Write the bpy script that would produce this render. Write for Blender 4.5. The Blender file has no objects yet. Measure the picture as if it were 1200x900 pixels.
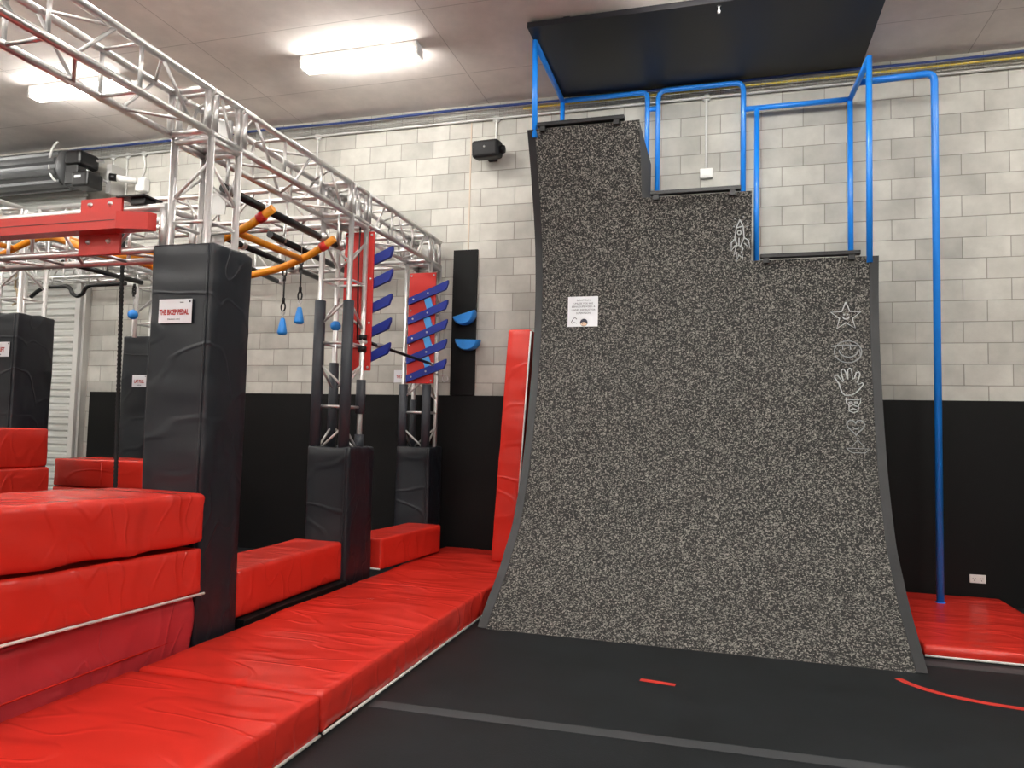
import bpy, bmesh, math, random
from mathutils import Vector, Matrix, noise
PI = math.pi
random.seed(7)
scene = bpy.context.scene
COL = scene.collection

# ------------------------------------------------------------------ camera, light level
LAMP_STRENGTH = 13.0
scene.view_settings.view_transform = 'Standard'
scene.view_settings.look = 'None'
scene.view_settings.gamma = 1.0
scene.view_settings.use_curve_mapping = False
scene.view_settings.exposure = 1.84

cam_data = bpy.data.cameras.new('camera')
cam_data.sensor_fit = 'HORIZONTAL'
cam_data.sensor_width = 36.0
cam_data.lens = 868.385 * 36.0 / 1200.0
cam_data.clip_start = 0.05
cam = bpy.data.objects.new('camera', cam_data)
COL.objects.link(cam)
R_ = Vector((0.96005024, 0.27884107, 0.02347740))
D_ = Vector((0.00543171, 0.06531397, -0.99784998))
F_ = Vector((-0.27977496, 0.95811364, 0.06119011))
cam.matrix_world = Matrix(((R_.x, -D_.x, -F_.x, 0.0), (R_.y, -D_.y, -F_.y, 0.0), (R_.z, -D_.z, -F_.z, 1.49487), (0, 0, 0, 1)))
scene.camera = cam

world = bpy.data.worlds.new('world')
scene.world = world
world.use_nodes = True
world.node_tree.nodes['Background'].inputs[0].default_value = (0.8, 0.85, 0.9, 1)
world.node_tree.nodes['Background'].inputs[1].default_value = 0.3

WY = 7.78      # back wall plane
CZ = 5.18      # ceiling height

# ------------------------------------------------------------------ materials
def new_mat(name):
    m = bpy.data.materials.new(name)
    m.use_nodes = True
    nt = m.node_tree
    return m, nt, nt.nodes['Principled BSDF'], nt.links

def simple(name, col, rough=0.5, metal=0.0, coat=0.0, bump=0.0, bscale=40.0, var=0.0, spec=0.5):
    m, nt, b, L = new_mat(name)
    b.inputs['Base Color'].default_value = (*col, 1)
    b.inputs['Roughness'].default_value = rough
    b.inputs['Metallic'].default_value = metal
    b.inputs['Coat Weight'].default_value = coat
    b.inputs['Specular IOR Level'].default_value = spec
    tc = nt.nodes.new('ShaderNodeTexCoord')
    if bump > 0 or var > 0:
        n = nt.nodes.new('ShaderNodeTexNoise')
        n.inputs['Scale'].default_value = bscale
        n.inputs['Detail'].default_value = 4
        L.new(tc.outputs['Object'], n.inputs['Vector'])
        if bump > 0:
            bp = nt.nodes.new('ShaderNodeBump')
            bp.inputs['Strength'].default_value = bump
            bp.inputs['Distance'].default_value = 0.01
            L.new(n.outputs['Fac'], bp.inputs['Height'])
            L.new(bp.outputs['Normal'], b.inputs['Normal'])
        if var > 0:
            r = nt.nodes.new('ShaderNodeMapRange')
            r.inputs['To Min'].default_value = 1 - var
            r.inputs['To Max'].default_value = 1 + var
            L.new(n.outputs['Fac'], r.inputs['Value'])
            mx = nt.nodes.new('ShaderNodeVectorMath')
            mx.operation = 'SCALE'
            mx.inputs[0].default_value = col
            L.new(r.outputs['Result'], mx.inputs['Scale'])
            L.new(mx.outputs[0], b.inputs['Base Color'])
    return m

def vinyl(name, col, rough=0.34, bump=0.06):
    m, nt, b, L = new_mat(name)
    b.inputs['Base Color'].default_value = (*col, 1)
    b.inputs['Roughness'].default_value = rough
    b.inputs['Specular IOR Level'].default_value = 0.5
    tc = nt.nodes.new('ShaderNodeTexCoord')
    mp = nt.nodes.new('ShaderNodeMapping')
    mp.inputs['Rotation'].default_value = (0.3, 0.5, 0.6)
    mp.inputs['Scale'].default_value = (1.0, 3.0, 2.0)
    L.new(tc.outputs['Object'], mp.inputs['Vector'])
    n = nt.nodes.new('ShaderNodeTexNoise')
    n.inputs['Scale'].default_value = 1.1
    n.inputs['Detail'].default_value = 1.0
    n.inputs['Distortion'].default_value = 0.6
    L.new(mp.outputs[0], n.inputs['Vector'])
    # thin crease ridges where a slow noise crosses its middle value
    sb = nt.nodes.new('ShaderNodeMath'); sb.operation = 'SUBTRACT'; sb.inputs[1].default_value = 0.5
    ab = nt.nodes.new('ShaderNodeMath'); ab.operation = 'ABSOLUTE'
    cm = nt.nodes.new('ShaderNodeMapRange'); cm.interpolation_type = 'SMOOTHSTEP'
    cm.inputs['From Max'].default_value = 0.05; cm.inputs['To Min'].default_value = 0.08; cm.inputs['To Max'].default_value = 0.0
    n3 = nt.nodes.new('ShaderNodeTexNoise'); n3.inputs['Scale'].default_value = 1.7; n3.inputs['Detail'].default_value = 0.5; n3.inputs['Distortion'].default_value = 0.3
    L.new(mp.outputs[0], n3.inputs['Vector'])
    L.new(n3.outputs['Fac'], sb.inputs[0]); L.new(sb.outputs[0], ab.inputs[0]); L.new(ab.outputs[0], cm.inputs['Value'])
    ad = nt.nodes.new('ShaderNodeMath'); ad.operation = 'ADD'
    L.new(n.outputs['Fac'], ad.inputs[0]); L.new(cm.outputs[0], ad.inputs[1])
    n2 = nt.nodes.new('ShaderNodeTexNoise')
    n2.inputs['Scale'].default_value = 500
    L.new(tc.outputs['Object'], n2.inputs['Vector'])
    b1 = nt.nodes.new('ShaderNodeBump'); b1.inputs['Strength'].default_value = 0.6; b1.inputs['Distance'].default_value = bump
    L.new(ad.outputs[0], b1.inputs['Height'])
    b2 = nt.nodes.new('ShaderNodeBump'); b2.inputs['Strength'].default_value = 0.12; b2.inputs['Distance'].default_value = 0.001
    L.new(n2.outputs['Fac'], b2.inputs['Height']); L.new(b1.outputs[0], b2.inputs['Normal'])
    L.new(b2.outputs[0], b.inputs['Normal'])
    return m

M = {}
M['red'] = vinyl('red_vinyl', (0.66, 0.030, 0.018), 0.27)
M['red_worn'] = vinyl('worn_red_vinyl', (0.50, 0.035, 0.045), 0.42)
M['black_vinyl'] = vinyl('black_vinyl', (0.0115, 0.0145, 0.0205), 0.38, 0.055)
M['trim_white'] = simple('white_piping', (0.75, 0.72, 0.68), 0.6)
M['alu'] = simple('brushed_aluminium', (0.76, 0.75, 0.745), 0.33, 0.85, bump=0.06, bscale=120)
M['alu_dull'] = simple('dull_aluminium', (0.66, 0.65, 0.64), 0.42, 0.7)
M['zinc'] = simple('zinc_fittings', (0.60, 0.60, 0.60), 0.3, 0.9)
M['blue'] = simple('blue_paint', (0.012, 0.25, 0.88), 0.35, coat=0.3)
M['royal'] = simple('royal_blue_board', (0.004, 0.022, 0.28), 0.45)
M['cyan'] = simple('light_blue_board', (0.07, 0.36, 0.80), 0.45)
M['hold'] = simple('blue_resin', (0.022, 0.26, 0.78), 0.42, var=0.15, bscale=12)
M['redboard'] = simple('red_board', (0.62, 0.020, 0.014), 0.45, var=0.06, bscale=8)
M['redsteel'] = simple('red_painted_timber', (0.56, 0.022, 0.014), 0.4, var=0.08, bscale=10)
M['yellow'] = simple('yellow_tape_wrap', (0.80, 0.29, 0.010), 0.42, bump=0.15, bscale=30)
M['blacksteel'] = simple('black_steel', (0.005, 0.005, 0.006), 0.4)
M['blackboard'] = simple('black_board', (0.0030, 0.0030, 0.0034), 0.6, var=0.1, bscale=3, spec=0.25)
M['panelblack'] = simple('black_ceiling_board', (0.0035, 0.0030, 0.0060), 0.46, var=0.05, bscale=2, spec=0.4)
M['foam'] = simple('grey_foam_sleeve', (0.042, 0.048, 0.060), 0.45, bump=0.2, bscale=60)
M['rope'] = simple('black_rope', (0.012, 0.012, 0.013), 0.9)
M['white_plastic'] = simple('white_plastic', (0.78, 0.78, 0.76), 0.4)
M['paper'] = simple('laminated_paper', (0.74, 0.76, 0.80), 0.3)
M['ink'] = simple('dark_ink', (0.03, 0.03, 0.05), 0.6)
M['redink'] = simple('red_ink', (0.42, 0.02, 0.02), 0.6)
M['skin'] = simple('printed_face', (0.75, 0.55, 0.38), 0.6)
M['bluecable'] = simple('blue_cable', (0.02, 0.05, 0.22), 0.5)
M['yellowcable'] = simple('yellow_cable', (0.78, 0.62, 0.12), 0.5)
M['pvc'] = simple('grey_conduit', (0.62, 0.62, 0.60), 0.5)
M['chalk'] = simple('pale_chalk', (0.50, 0.53, 0.54), 0.9)
M['chalk_faint'] = simple('faint_chalk', (0.30, 0.32, 0.33), 0.9)
M['greytape'] = simple('grey_tape', (0.042, 0.045, 0.050), 0.6, var=0.12, bscale=5)
M['redtape'] = simple('red_tape', (0.55, 0.03, 0.02), 0.5)
M['rubber'] = simple('rubber_edge', (0.017, 0.018, 0.020), 0.42, var=0.3, bscale=6, bump=0.15)
M['side'] = simple('painted_plywood', (0.030, 0.030, 0.031), 0.6, var=0.2, bscale=5)
M['speakerblack'] = simple('speaker_shell', (0.004, 0.0035, 0.0045), 0.55, spec=0.3)
M['tan'] = simple('tan_rope', (0.5, 0.40, 0.26), 0.8)
M['sealant'] = simple('sealant', (0.60, 0.50, 0.40), 0.8)

# lamp diffuser
m, nt, b, L = new_mat('lit_diffuser')
b.inputs['Base Color'].default_value = (0.9, 0.9, 0.9, 1)
b.inputs['Emission Color'].default_value = (1.0, 0.975, 0.92, 1)
b.inputs['Emission Strength'].default_value = LAMP_STRENGTH
M['lamp'] = m

# block wall
def wall_mat():
    m, nt, b, L = new_mat('concrete_block_wall')
    b.inputs['Roughness'].default_value = 0.85
    b.inputs['Specular IOR Level'].default_value = 0.25
    tc = nt.nodes.new('ShaderNodeTexCoord')
    sx = nt.nodes.new('ShaderNodeSeparateXYZ'); L.new(tc.outputs['Object'], sx.inputs[0])
    ax = nt.nodes.new('ShaderNodeMath'); ax.operation = 'ADD'; ax.inputs[1].default_value = -1.511 + 40.0
    L.new(sx.outputs['X'], ax.inputs[0])
    cx = nt.nodes.new('ShaderNodeCombineXYZ')
    L.new(ax.outputs[0], cx.inputs['X']); L.new(sx.outputs['Z'], cx.inputs['Y'])
    br = nt.nodes.new('ShaderNodeTexBrick')
    br.offset = 0.5; br.offset_frequency = 2; br.squash = 1.0
    br.inputs['Scale'].default_value = 1.0
    br.inputs['Brick Width'].default_value = 0.4
    br.inputs['Row Height'].default_value = 0.2
    br.inputs['Mortar Size'].default_value = 0.0042
    br.inputs['Mortar Smooth'].default_value = 0.35
    br.inputs['Bias'].default_value = -0.1
    br.inputs['Color1'].default_value = (0.56, 0.55, 0.505, 1)
    br.inputs['Color2'].default_value = (0.43, 0.42, 0.385, 1)
    br.inputs['Mortar'].default_value = (0.28, 0.265, 0.235, 1)
    L.new(cx.outputs[0], br.inputs['Vector'])
    n = nt.nodes.new('ShaderNodeTexNoise'); n.inputs['Scale'].default_value = 3.0; n.inputs['Detail'].default_value = 6; n.inputs['Roughness'].default_value = 0.6
    L.new(tc.outputs['Object'], n.inputs['Vector'])
    mr = nt.nodes.new('ShaderNodeMapRange'); mr.inputs['From Min'].default_value = 0.3; mr.inputs['From Max'].default_value = 0.7
    mr.inputs['To Min'].default_value = 0.82; mr.inputs['To Max'].default_value = 1.12
    L.new(n.outputs['Fac'], mr.inputs['Value'])
    vm = nt.nodes.new('ShaderNodeVectorMath'); vm.operation = 'SCALE'
    L.new(br.outputs['Color'], vm.inputs[0]); L.new(mr.outputs[0], vm.inputs['Scale'])
    L.new(vm.outputs[0], b.inputs['Base Color'])
    n2 = nt.nodes.new('ShaderNodeTexNoise'); n2.inputs['Scale'].default_value = 120; n2.inputs['Detail'].default_value = 3
    L.new(tc.outputs['Object'], n2.inputs['Vector'])
    b1 = nt.nodes.new('ShaderNodeBump'); b1.invert = True; b1.inputs['Strength'].default_value = 0.6; b1.inputs['Distance'].default_value = 0.006
    L.new(br.outputs['Fac'], b1.inputs['Height'])
    b2 = nt.nodes.new('ShaderNodeBump'); b2.inputs['Strength'].default_value = 0.35; b2.inputs['Distance'].default_value = 0.003
    L.new(n2.outputs['Fac'], b2.inputs['Height']); L.new(b1.outputs[0], b2.inputs['Normal'])
    L.new(b2.outputs[0], b.inputs['Normal'])
    return m
M['wall'] = wall_mat()

def ceiling_mat():
    m, nt, b, L = new_mat('formed_concrete_ceiling')
    b.inputs['Roughness'].default_value = 0.8
    tc = nt.nodes.new('ShaderNodeTexCoord')
    mp = nt.nodes.new('ShaderNodeMapping'); mp.inputs['Location'].default_value = (2.62 + 24.0, -7.04 + 24.0, 0)
    L.new(tc.outputs['Object'], mp.inputs['Vector'])
    br = nt.nodes.new('ShaderNodeTexBrick'); br.offset = 0.0; br.squash = 1.0
    br.inputs['Scale'].default_value = 1.0; br.inputs['Brick Width'].default_value = 2.4; br.inputs['Row Height'].default_value = 1.2
    br.inputs['Mortar Size'].default_value = 0.006; br.inputs['Mortar Smooth'].default_value = 0.6
    br.inputs['Color1'].default_value = (0.80, 0.74, 0.70, 1); br.inputs['Color2'].default_value = (0.74, 0.685, 0.645, 1)
    br.inputs['Mortar'].default_value = (0.50, 0.45, 0.42, 1)
    L.new(mp.outputs[0], br.inputs['Vector'])
    n = nt.nodes.new('ShaderNodeTexNoise'); n.inputs['Scale'].default_value = 1.6; n.inputs['Detail'].default_value = 8; n.inputs['Roughness'].default_value = 0.65
    L.new(tc.outputs['Object'], n.inputs['Vector'])
    mr = nt.nodes.new('ShaderNodeMapRange'); mr.inputs['From Min'].default_value = 0.3; mr.inputs['From Max'].default_value = 0.7
    mr.inputs['To Min'].default_value = 0.85; mr.inputs['To Max'].default_value = 1.12
    L.new(n.outputs['Fac'], mr.inputs['Value'])
    vm = nt.nodes.new('ShaderNodeVectorMath'); vm.operation = 'SCALE'
    L.new(br.outputs['Color'], vm.inputs[0]); L.new(mr.outputs[0], vm.inputs['Scale'])
    L.new(vm.outputs[0], b.inputs['Base Color'])
    b1 = nt.nodes.new('ShaderNodeBump'); b1.inputs['Strength'].default_value = 0.2; b1.inputs['Distance'].default_value = 0.004
    L.new(n.outputs['Fac'], b1.inputs['Height']); L.new(b1.outputs[0], b.inputs['Normal'])
    return m
M['ceiling'] = ceiling_mat()

def floor_mat():
    m, nt, b, L = new_mat('black_rubber_floor')
    tc = nt.nodes.new('ShaderNodeTexCoord')
    n = nt.nodes.new('ShaderNodeTexNoise'); n.inputs['Scale'].default_value = 2.2; n.inputs['Detail'].default_value = 8; n.inputs['Roughness'].default_value = 0.7
    L.new(tc.outputs['Object'], n.inputs['Vector'])
    cr = nt.nodes.new('ShaderNodeValToRGB')
    cr.color_ramp.elements[0].position = 0.35; cr.color_ramp.elements[0].color = (0.0036, 0.0054, 0.0068, 1)
    cr.color_ramp.elements[1].position = 0.72; cr.color_ramp.elements[1].color = (0.0105, 0.0140, 0.0168, 1)
    L.new(n.outputs['Fac'], cr.inputs['Fac'])
    v = nt.nodes.new('ShaderNodeTexVoronoi'); v.inputs['Scale'].default_value = 14
    L.new(tc.outputs['Object'], v.inputs['Vector'])
    lt = nt.nodes.new('ShaderNodeMath'); lt.operation = 'LESS_THAN'; lt.inputs[1].default_value = 0.045
    L.new(v.outputs['Distance'], lt.inputs[0])
    mx = nt.nodes.new('ShaderNodeMix'); mx.data_type = 'RGBA'
    ml = nt.nodes.new('ShaderNodeMath'); ml.operation = 'MULTIPLY'; ml.inputs[1].default_value = 0.25
    L.new(lt.outputs[0], ml.inputs[0]); L.new(ml.outputs[0], mx.inputs['Factor'])
    L.new(cr.outputs[0], mx.inputs[6]); mx.inputs[7].default_value = (0.09, 0.09, 0.09, 1)
    L.new(mx.outputs[2], b.inputs['Base Color'])
    b.inputs['Roughness'].default_value = 0.55
    b.inputs['Specular IOR Level'].default_value = 0.35
    n2 = nt.nodes.new('ShaderNodeTexNoise'); n2.inputs['Scale'].default_value = 150; n2.inputs['Detail'].default_value = 2
    L.new(tc.outputs['Object'], n2.inputs['Vector'])
    b1 = nt.nodes.new('ShaderNodeBump'); b1.inputs['Strength'].default_value = 0.4; b1.inputs['Distance'].default_value = 0.003
    L.new(n2.outputs['Fac'], b1.inputs['Height']); L.new(b1.outputs[0], b.inputs['Normal'])
    return m
M['floor'] = floor_mat()

def speckle_mat():
    m, nt, b, L = new_mat('flecked_rubber')
    tc = nt.nodes.new('ShaderNodeTexCoord')
    v = nt.nodes.new('ShaderNodeTexVoronoi'); v.inputs['Scale'].default_value = 118; v.inputs['Randomness'].default_value = 1.0
    n = nt.nodes.new('ShaderNodeTexNoise'); n.inputs['Scale'].default_value = 60; n.inputs['Detail'].default_value = 2
    L.new(tc.outputs['Object'], n.inputs['Vector'])
    va = nt.nodes.new('ShaderNodeVectorMath'); va.operation = 'SCALE'; va.inputs['Scale'].default_value = 0.012
    L.new(n.outputs['Color'], va.inputs[0])
    vb = nt.nodes.new('ShaderNodeVectorMath'); vb.operation = 'ADD'
    L.new(tc.outputs['Object'], vb.inputs[0]); L.new(va.outputs[0], vb.inputs[1])
    L.new(vb.outputs[0], v.inputs['Vector'])
    sp = nt.nodes.new('ShaderNodeSeparateColor'); L.new(v.outputs['Color'], sp.inputs[0])
    cr = nt.nodes.new('ShaderNodeValToRGB')
    e = cr.color_ramp.elements
    e[0].position = 0.0; e[0].color = (0.007, 0.007, 0.007, 1)
    e[1].position = 1.0; e[1].color = (0.30, 0.285, 0.255, 1)
    for pos, c in ((0.56, (0.011, 0.0108, 0.0105, 1)), (0.64, (0.085, 0.08, 0.072, 1)), (0.86, (0.17, 0.164, 0.15, 1))):
        q = e.new(pos); q.color = c
    L.new(sp.outputs[0], cr.inputs['Fac'])
    L.new(cr.outputs[0], b.inputs['Base Color'])
    b.inputs['Roughness'].default_value = 0.72
    b1 = nt.nodes.new('ShaderNodeBump'); b1.inputs['Strength'].default_value = 0.3; b1.inputs['Distance'].default_value = 0.002
    L.new(sp.outputs[1], b1.inputs['Height']); L.new(b1.outputs[0], b.inputs['Normal'])
    return m
M['speckle'] = speckle_mat()
M['shutter'] = simple('galvanised_slats', (0.66, 0.67, 0.65), 0.38, 0.2)
M['drum'] = simple('roller_drum_steel', (0.13, 0.135, 0.14), 0.42, 0.4)
M['render_wall'] = simple('painted_wall', (0.82, 0.80, 0.76), 0.9, var=0.05, bscale=2)

# ------------------------------------------------------------------ mesh builder
class MB:
    def __init__(s):
        s.v = []; s.f = []; s.sm = []
    def add(s, vs, fs, smooth=False):
        o = len(s.v)
        s.v += [Vector(p) for p in vs]
        s.f += [tuple(i + o for i in f) for f in fs]
        s.sm += [smooth] * len(fs)
        return s
    def box(s, x0, x1, y0, y1, z0, z1, bev=0.0):
        if bev <= 0:
            vs = [(x, y, z) for x in (x0, x1) for y in (y0, y1) for z in (z0, z1)]
            return s.add(vs, [(0, 1, 3, 2), (4, 6, 7, 5), (0, 4, 5, 1), (2, 3, 7, 6), (0, 2, 6, 4), (1, 5, 7, 3)])
        bm = bmesh.new()
        bmesh.ops.create_cube(bm, size=1)
        for v in bm.verts:
            v.co = Vector(((x0 + x1) / 2 + v.co.x * (x1 - x0), (y0 + y1) / 2 + v.co.y * (y1 - y0), (z0 + z1) / 2 + v.co.z * (z1 - z0)))
        bmesh.ops.bevel(bm, geom=list(bm.edges), offset=bev, segments=3, affect='EDGES', profile=0.5)
        bm.verts.index_update()
        s.add([v.co.copy() for v in bm.verts], [tuple(v.index for v in f.verts) for f in bm.faces])
        bm.free()
        return s
    def tube(s, pts, r, seg=12, caps=True, radii=None):
        pts = [Vector(p) for p in pts]
        n = len(pts)
        vs = []; fs = []
        t0 = (pts[1] - pts[0]).normalized()
        up = Vector((0, 0, 1)) if abs(t0.z) < 0.9 else Vector((1, 0, 0))
        a = t0.cross(up).normalized()
        for i, p in enumerate(pts):
            if i == 0: t = t0
            elif i == n - 1: t = (pts[-1] - pts[-2]).normalized()
            else:
                t = ((pts[i + 1] - p).normalized() + (p - pts[i - 1]).normalized())
                t = t.normalized() if t.length > 1e-6 else t0
            a = (a - t * a.dot(t))
            a = a.normalized()
            bb = t.cross(a)
            rr = radii[i] if radii else r
            for k in range(seg):
                th = 2 * PI * k / seg
                vs.append(p + (a * math.cos(th) + bb * math.sin(th)) * rr)
        for i in range(n - 1):
            for k in range(seg):
                k2 = (k + 1) % seg
                fs.append((i * seg + k, i * seg + k2, (i + 1) * seg + k2, (i + 1) * seg + k))
        s.add(vs, fs, True)
        if caps:
            s.add(vs[:seg], [tuple(range(seg))[::-1]]); s.add(vs[-seg:], [tuple(range(seg))])
        return s
    def lathe(s, prof, c=(0, 0, 0), axis='z', seg=24):
        vs = []; fs = []
        for r, h in prof:
            for k in range(seg):
                th = 2 * PI * k / seg
                p = (r * math.cos(th), r * math.sin(th), h)
                if axis == 'y': p = (p[0], p[2], p[1])
                if axis == 'x': p = (p[2], p[0], p[1])
                vs.append((p[0] + c[0], p[1] + c[1], p[2] + c[2]))
        for i in range(len(prof) - 1):
            for k in range(seg):
                k2 = (k + 1) % seg
                fs.append((i * seg + k, i * seg + k2, (i + 1) * seg + k2, (i + 1) * seg + k))
        return s.add(vs, fs, True)
    def prism(s, outline, y0, y1, axis='y'):
        """outline of (a, b) extruded; axis y: (x, z) outline, axis x: (y, z) outline, axis z: (x, y)"""
        n = len(outline)
        def P(a, b, d):
            return (a, d, b) if axis == 'y' else ((d, a, b) if axis == 'x' else (a, b, d))
        vs = [P(a, b, y0) for a, b in outline] + [P(a, b, y1) for a, b in outline]
        fs = [tuple(range(n)), tuple(range(2 * n - 1, n - 1, -1))]
        fs += [(i, i + n, (i + 1) % n + n, (i + 1) % n) for i in range(n)]
        return s.add(vs, fs)
    def xf(s, mat):
        s.v = [mat @ p for p in s.v]
        return s

def part(name, mb, mat, parent=None, label=None, fix=True):
    me = bpy.data.meshes.new(name)
    off = Vector(parent['_o']) if parent is not None and '_o' in parent else Vector((0, 0, 0))
    me.from_pydata([tuple(p - off) for p in mb.v], [], mb.f)
    me.polygons.foreach_set('use_smooth', mb.sm)
    me.materials.append(mat)
    if fix:
        bm = bmesh.new(); bm.from_mesh(me)
        bmesh.ops.remove_doubles(bm, verts=bm.verts, dist=1e-5)
        bmesh.ops.recalc_face_normals(bm, faces=bm.faces)
        bm.to_mesh(me); bm.free()
    me.update()
    o = bpy.data.objects.new(name, me)
    COL.objects.link(o)
    if parent is not None:
        o.parent = parent
        if '_o' in parent: o['_o'] = tuple(parent['_o'])
    if label: o['label'] = label
    return o

def thing(name, label, cat, loc=(0, 0, 0), group=None):
    """an Empty at the thing's base; parts are given in world coordinates"""
    o = bpy.data.objects.new(name, None)
    COL.objects.link(o)
    o.location = loc
    o['_o'] = tuple(loc)
    o['label'] = label; o['category'] = cat
    if group: o['group'] = group
    return o

def single(name, mb, mat, label, cat, group=None, origin=None):
    if origin is None:
        xs = [p.x for p in mb.v]; ys = [p.y for p in mb.v]; zs = [p.z for p in mb.v]
        origin = Vector(((min(xs) + max(xs)) / 2, (min(ys) + max(ys)) / 2, min(zs)))
    mb.v = [p - Vector(origin) for p in mb.v]
    o = part(name, mb, mat)
    o.location = origin
    o['_o'] = tuple(origin)
    o['label'] = label; o['category'] = cat
    if group: o['group'] = group
    return o

def struct(name, mb, mat, parent=None):
    o = part(name, mb, mat, parent)
    if parent is None: o['kind'] = 'structure'
    return o

# ------------------------------------------------------------------ room shell
X0, X1, Y0 = -12.0, 6.0, -6.0
struct('floor', MB().box(X0, X1, Y0, WY, -0.1, 0), M['floor'])
struct('ceiling', MB().box(X0, X1, Y0, WY, CZ, CZ + 0.1), M['ceiling'])
struct('wall_back', MB().box(X0, X1, WY, WY + 0.2, 0, CZ), M['wall'])
struct('wall_left', MB().box(X0 - 0.2, X0, Y0, WY, 0, CZ), M['wall'])
struct('wall_right', MB().box(X1, X1 + 0.2, Y0, WY, 0, CZ), M['wall'])
struct('wall_front', MB().box(X0, X1, Y0 - 0.2, Y0, 0, CZ), M['render_wall'])
struct('trim_1', MB().box(-8.02, X1, WY - 0.02, WY, 0, 1.86), M['blackboard'])
struct('trim_2', MB().box(-2.83, -2.815, WY - 0.006, WY, 1.86, 5.0), M['sealant'])

# roller door
dr = bpy.data.objects.new('door_1', None); COL.objects.link(dr); dr['kind'] = 'structure'; dr['_o'] = (0, 0, 0)
mb = MB()
prof = []
z = 0.0
while z < 4.5:
    prof += [(WY - 0.06, z), (WY - 0.06, z + 0.045), (WY - 0.035, z + 0.06), (WY - 0.035, z + 0.075), (WY - 0.06, z + 0.09)]
    z += 0.09
vs = [(-11.9, y, zz) for y, zz in prof] + [(-8.22, y, zz) for y, zz in prof]
n = len(prof)
mb.add(vs, [(i, i + 1, i + 1 + n, i + n) for i in range(n - 1)])
part('shutter_curtain', mb, M['shutter'], dr)
mb = MB().box(-8.24, -8.16, WY - 0.12, WY - 0.001, 0, 4.35)
part('guide_channel', mb, M['pvc'], dr)
part('guide_angle', MB().box(-8.14, -8.10, WY - 0.09, WY - 0.001, 0, 4.3), M['alu_dull'], dr)
mb = MB()
pr_ = []
N = 60
for k in range(N + 1):
    th = 2 * PI * k / N
    r = 0.245 + 0.013 * (1 if (k // 3) % 2 else -1)
    pr_.append((7.44 + r * math.cos(th), 4.72 + r * math.sin(th)))
mb.prism(pr_[:-1], -11.9, -8.22, 'x')
part('shutter_roll', mb, M['drum'], dr)
mb = MB().lathe([(0.0, -8.21), (0.24, -8.21), (0.25, -8.19), (0.24, -8.17), (0.0, -8.17)], c=(0, 7.44, 4.72), axis='x', seg=36)
part('end_plate', mb, M['drum'], dr)
mt = thing('door_motor', 'black electric motor with chain bracket at the end of the roller door drum', 'motor', (-7.98, 7.40, 4.40))
part('motor_housing', MB().box(-8.10, -7.84, 7.22, 7.55, 4.70, 4.90, 0.05), M['blacksteel'], mt)
part('gearbox', MB().box(-7.98, -7.72, 7.24, 7.50, 4.42, 4.62, 0.03), M['blacksteel'], mt)
part('gearbox', MB().box(-8.10, -7.90, 7.25, 7.52, 4.46, 4.74, 0.02), M['blacksteel'], mt)
part('badge', MB().box(-7.92, -7.82, 7.232, 7.24, 4.53, 4.56), M['paper'], mt, 'small white maker plate')
part('bracket_arm', MB().tube([(-8.05, 7.3, 4.78), (-7.72, 7.55, 4.55)], 0.02), M['zinc'], mt)
part('bracket_arm', MB().tube([(-8.05, 7.3, 4.84), (-7.78, 7.55, 4.83)], 0.018), M['zinc'], mt)
part('mounting_plate', MB().box(-7.74, -7.66, 7.55, 7.775, 4.42, 4.80), M['alu_dull'], mt)
part('wire_loop', MB().tube([(-8.18 + 0.02 * math.cos(a), 7.2 + 0.0 * a, 4.72 + 0.27 * math.sin(a)) if False else (-8.16 - 0.16 * math.cos(a), 7.22, 4.76 + 0.26 * math.sin(a)) for a in [(-1.3 + k * 2.6 / 16) for k in range(17)]], 0.014, 8), M['white_plastic'], mt, 'pale looped wire')

# ------------------------------------------------------------------ cable tray and wall services
Yt = WY - 0.05
t = thing('cable_tray', 'wire basket cable tray running along the top of the block wall', 'cable tray', (-2.6, WY - 0.05, 5.02))
mb = MB()
for yy, zz in ((WY - 0.01, 5.02), (WY - 0.10, 5.02), (WY - 0.10, 5.07), (WY - 0.01, 5.09), (WY - 0.055, 5.02)):
    mb.tube([(-10.5, yy, zz), (5.5, yy, zz)], 0.003, 6)
part('side_wires', mb, M['zinc'], t)
mb = MB()
x = -10.45
while x < 5.5:
    mb.tube([(x, WY - 0.01, 5.09), (x, WY - 0.01, 5.02), (x, WY - 0.10, 5.02), (x, WY - 0.10, 5.07)], 0.0025, 4, False)
    x += 0.05
o = part('cross_wires', mb, M['zinc'], t, fix=False); o['kind'] = 'stuff'
def wavy(z0, y0, amp, seed, x0=-10.5, x1=5.5, st=0.15):
    pts = []; x = x0
    while x <= x1:
        pts.append((x, y0 + amp * 0.5 * noise.noise((x * 0.9, seed, 0)), z0 + amp * noise.noise((x * 0.8, seed, 5))))
        x += st
    return pts
single('data_cables', MB().tube(wavy(5.105, WY - 0.07, 0.018, 3), 0.015, 8), M['bluecable'], 'dark blue cable bundle lying along the top of the wall tray', 'cable', origin=(-2.6, WY - 0.07, 5.09))
mb = MB().tube(wavy(5.060, WY - 0.05, 0.010, 9, -2.2), 0.012, 8)
single('power_cable', mb, M['yellowcable'], 'yellow cable lying in the wall tray beneath the blue bundle', 'cable', origin=(-0.5, WY - 0.06, 5.04))
single('conduit_pipe', MB().tube([(-10.5, WY - 0.03, 4.985), (5.5, WY - 0.03, 4.985)], 0.014, 8), M['pvc'], 'long pale grey conduit running level below the cable tray', 'conduit')
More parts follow.
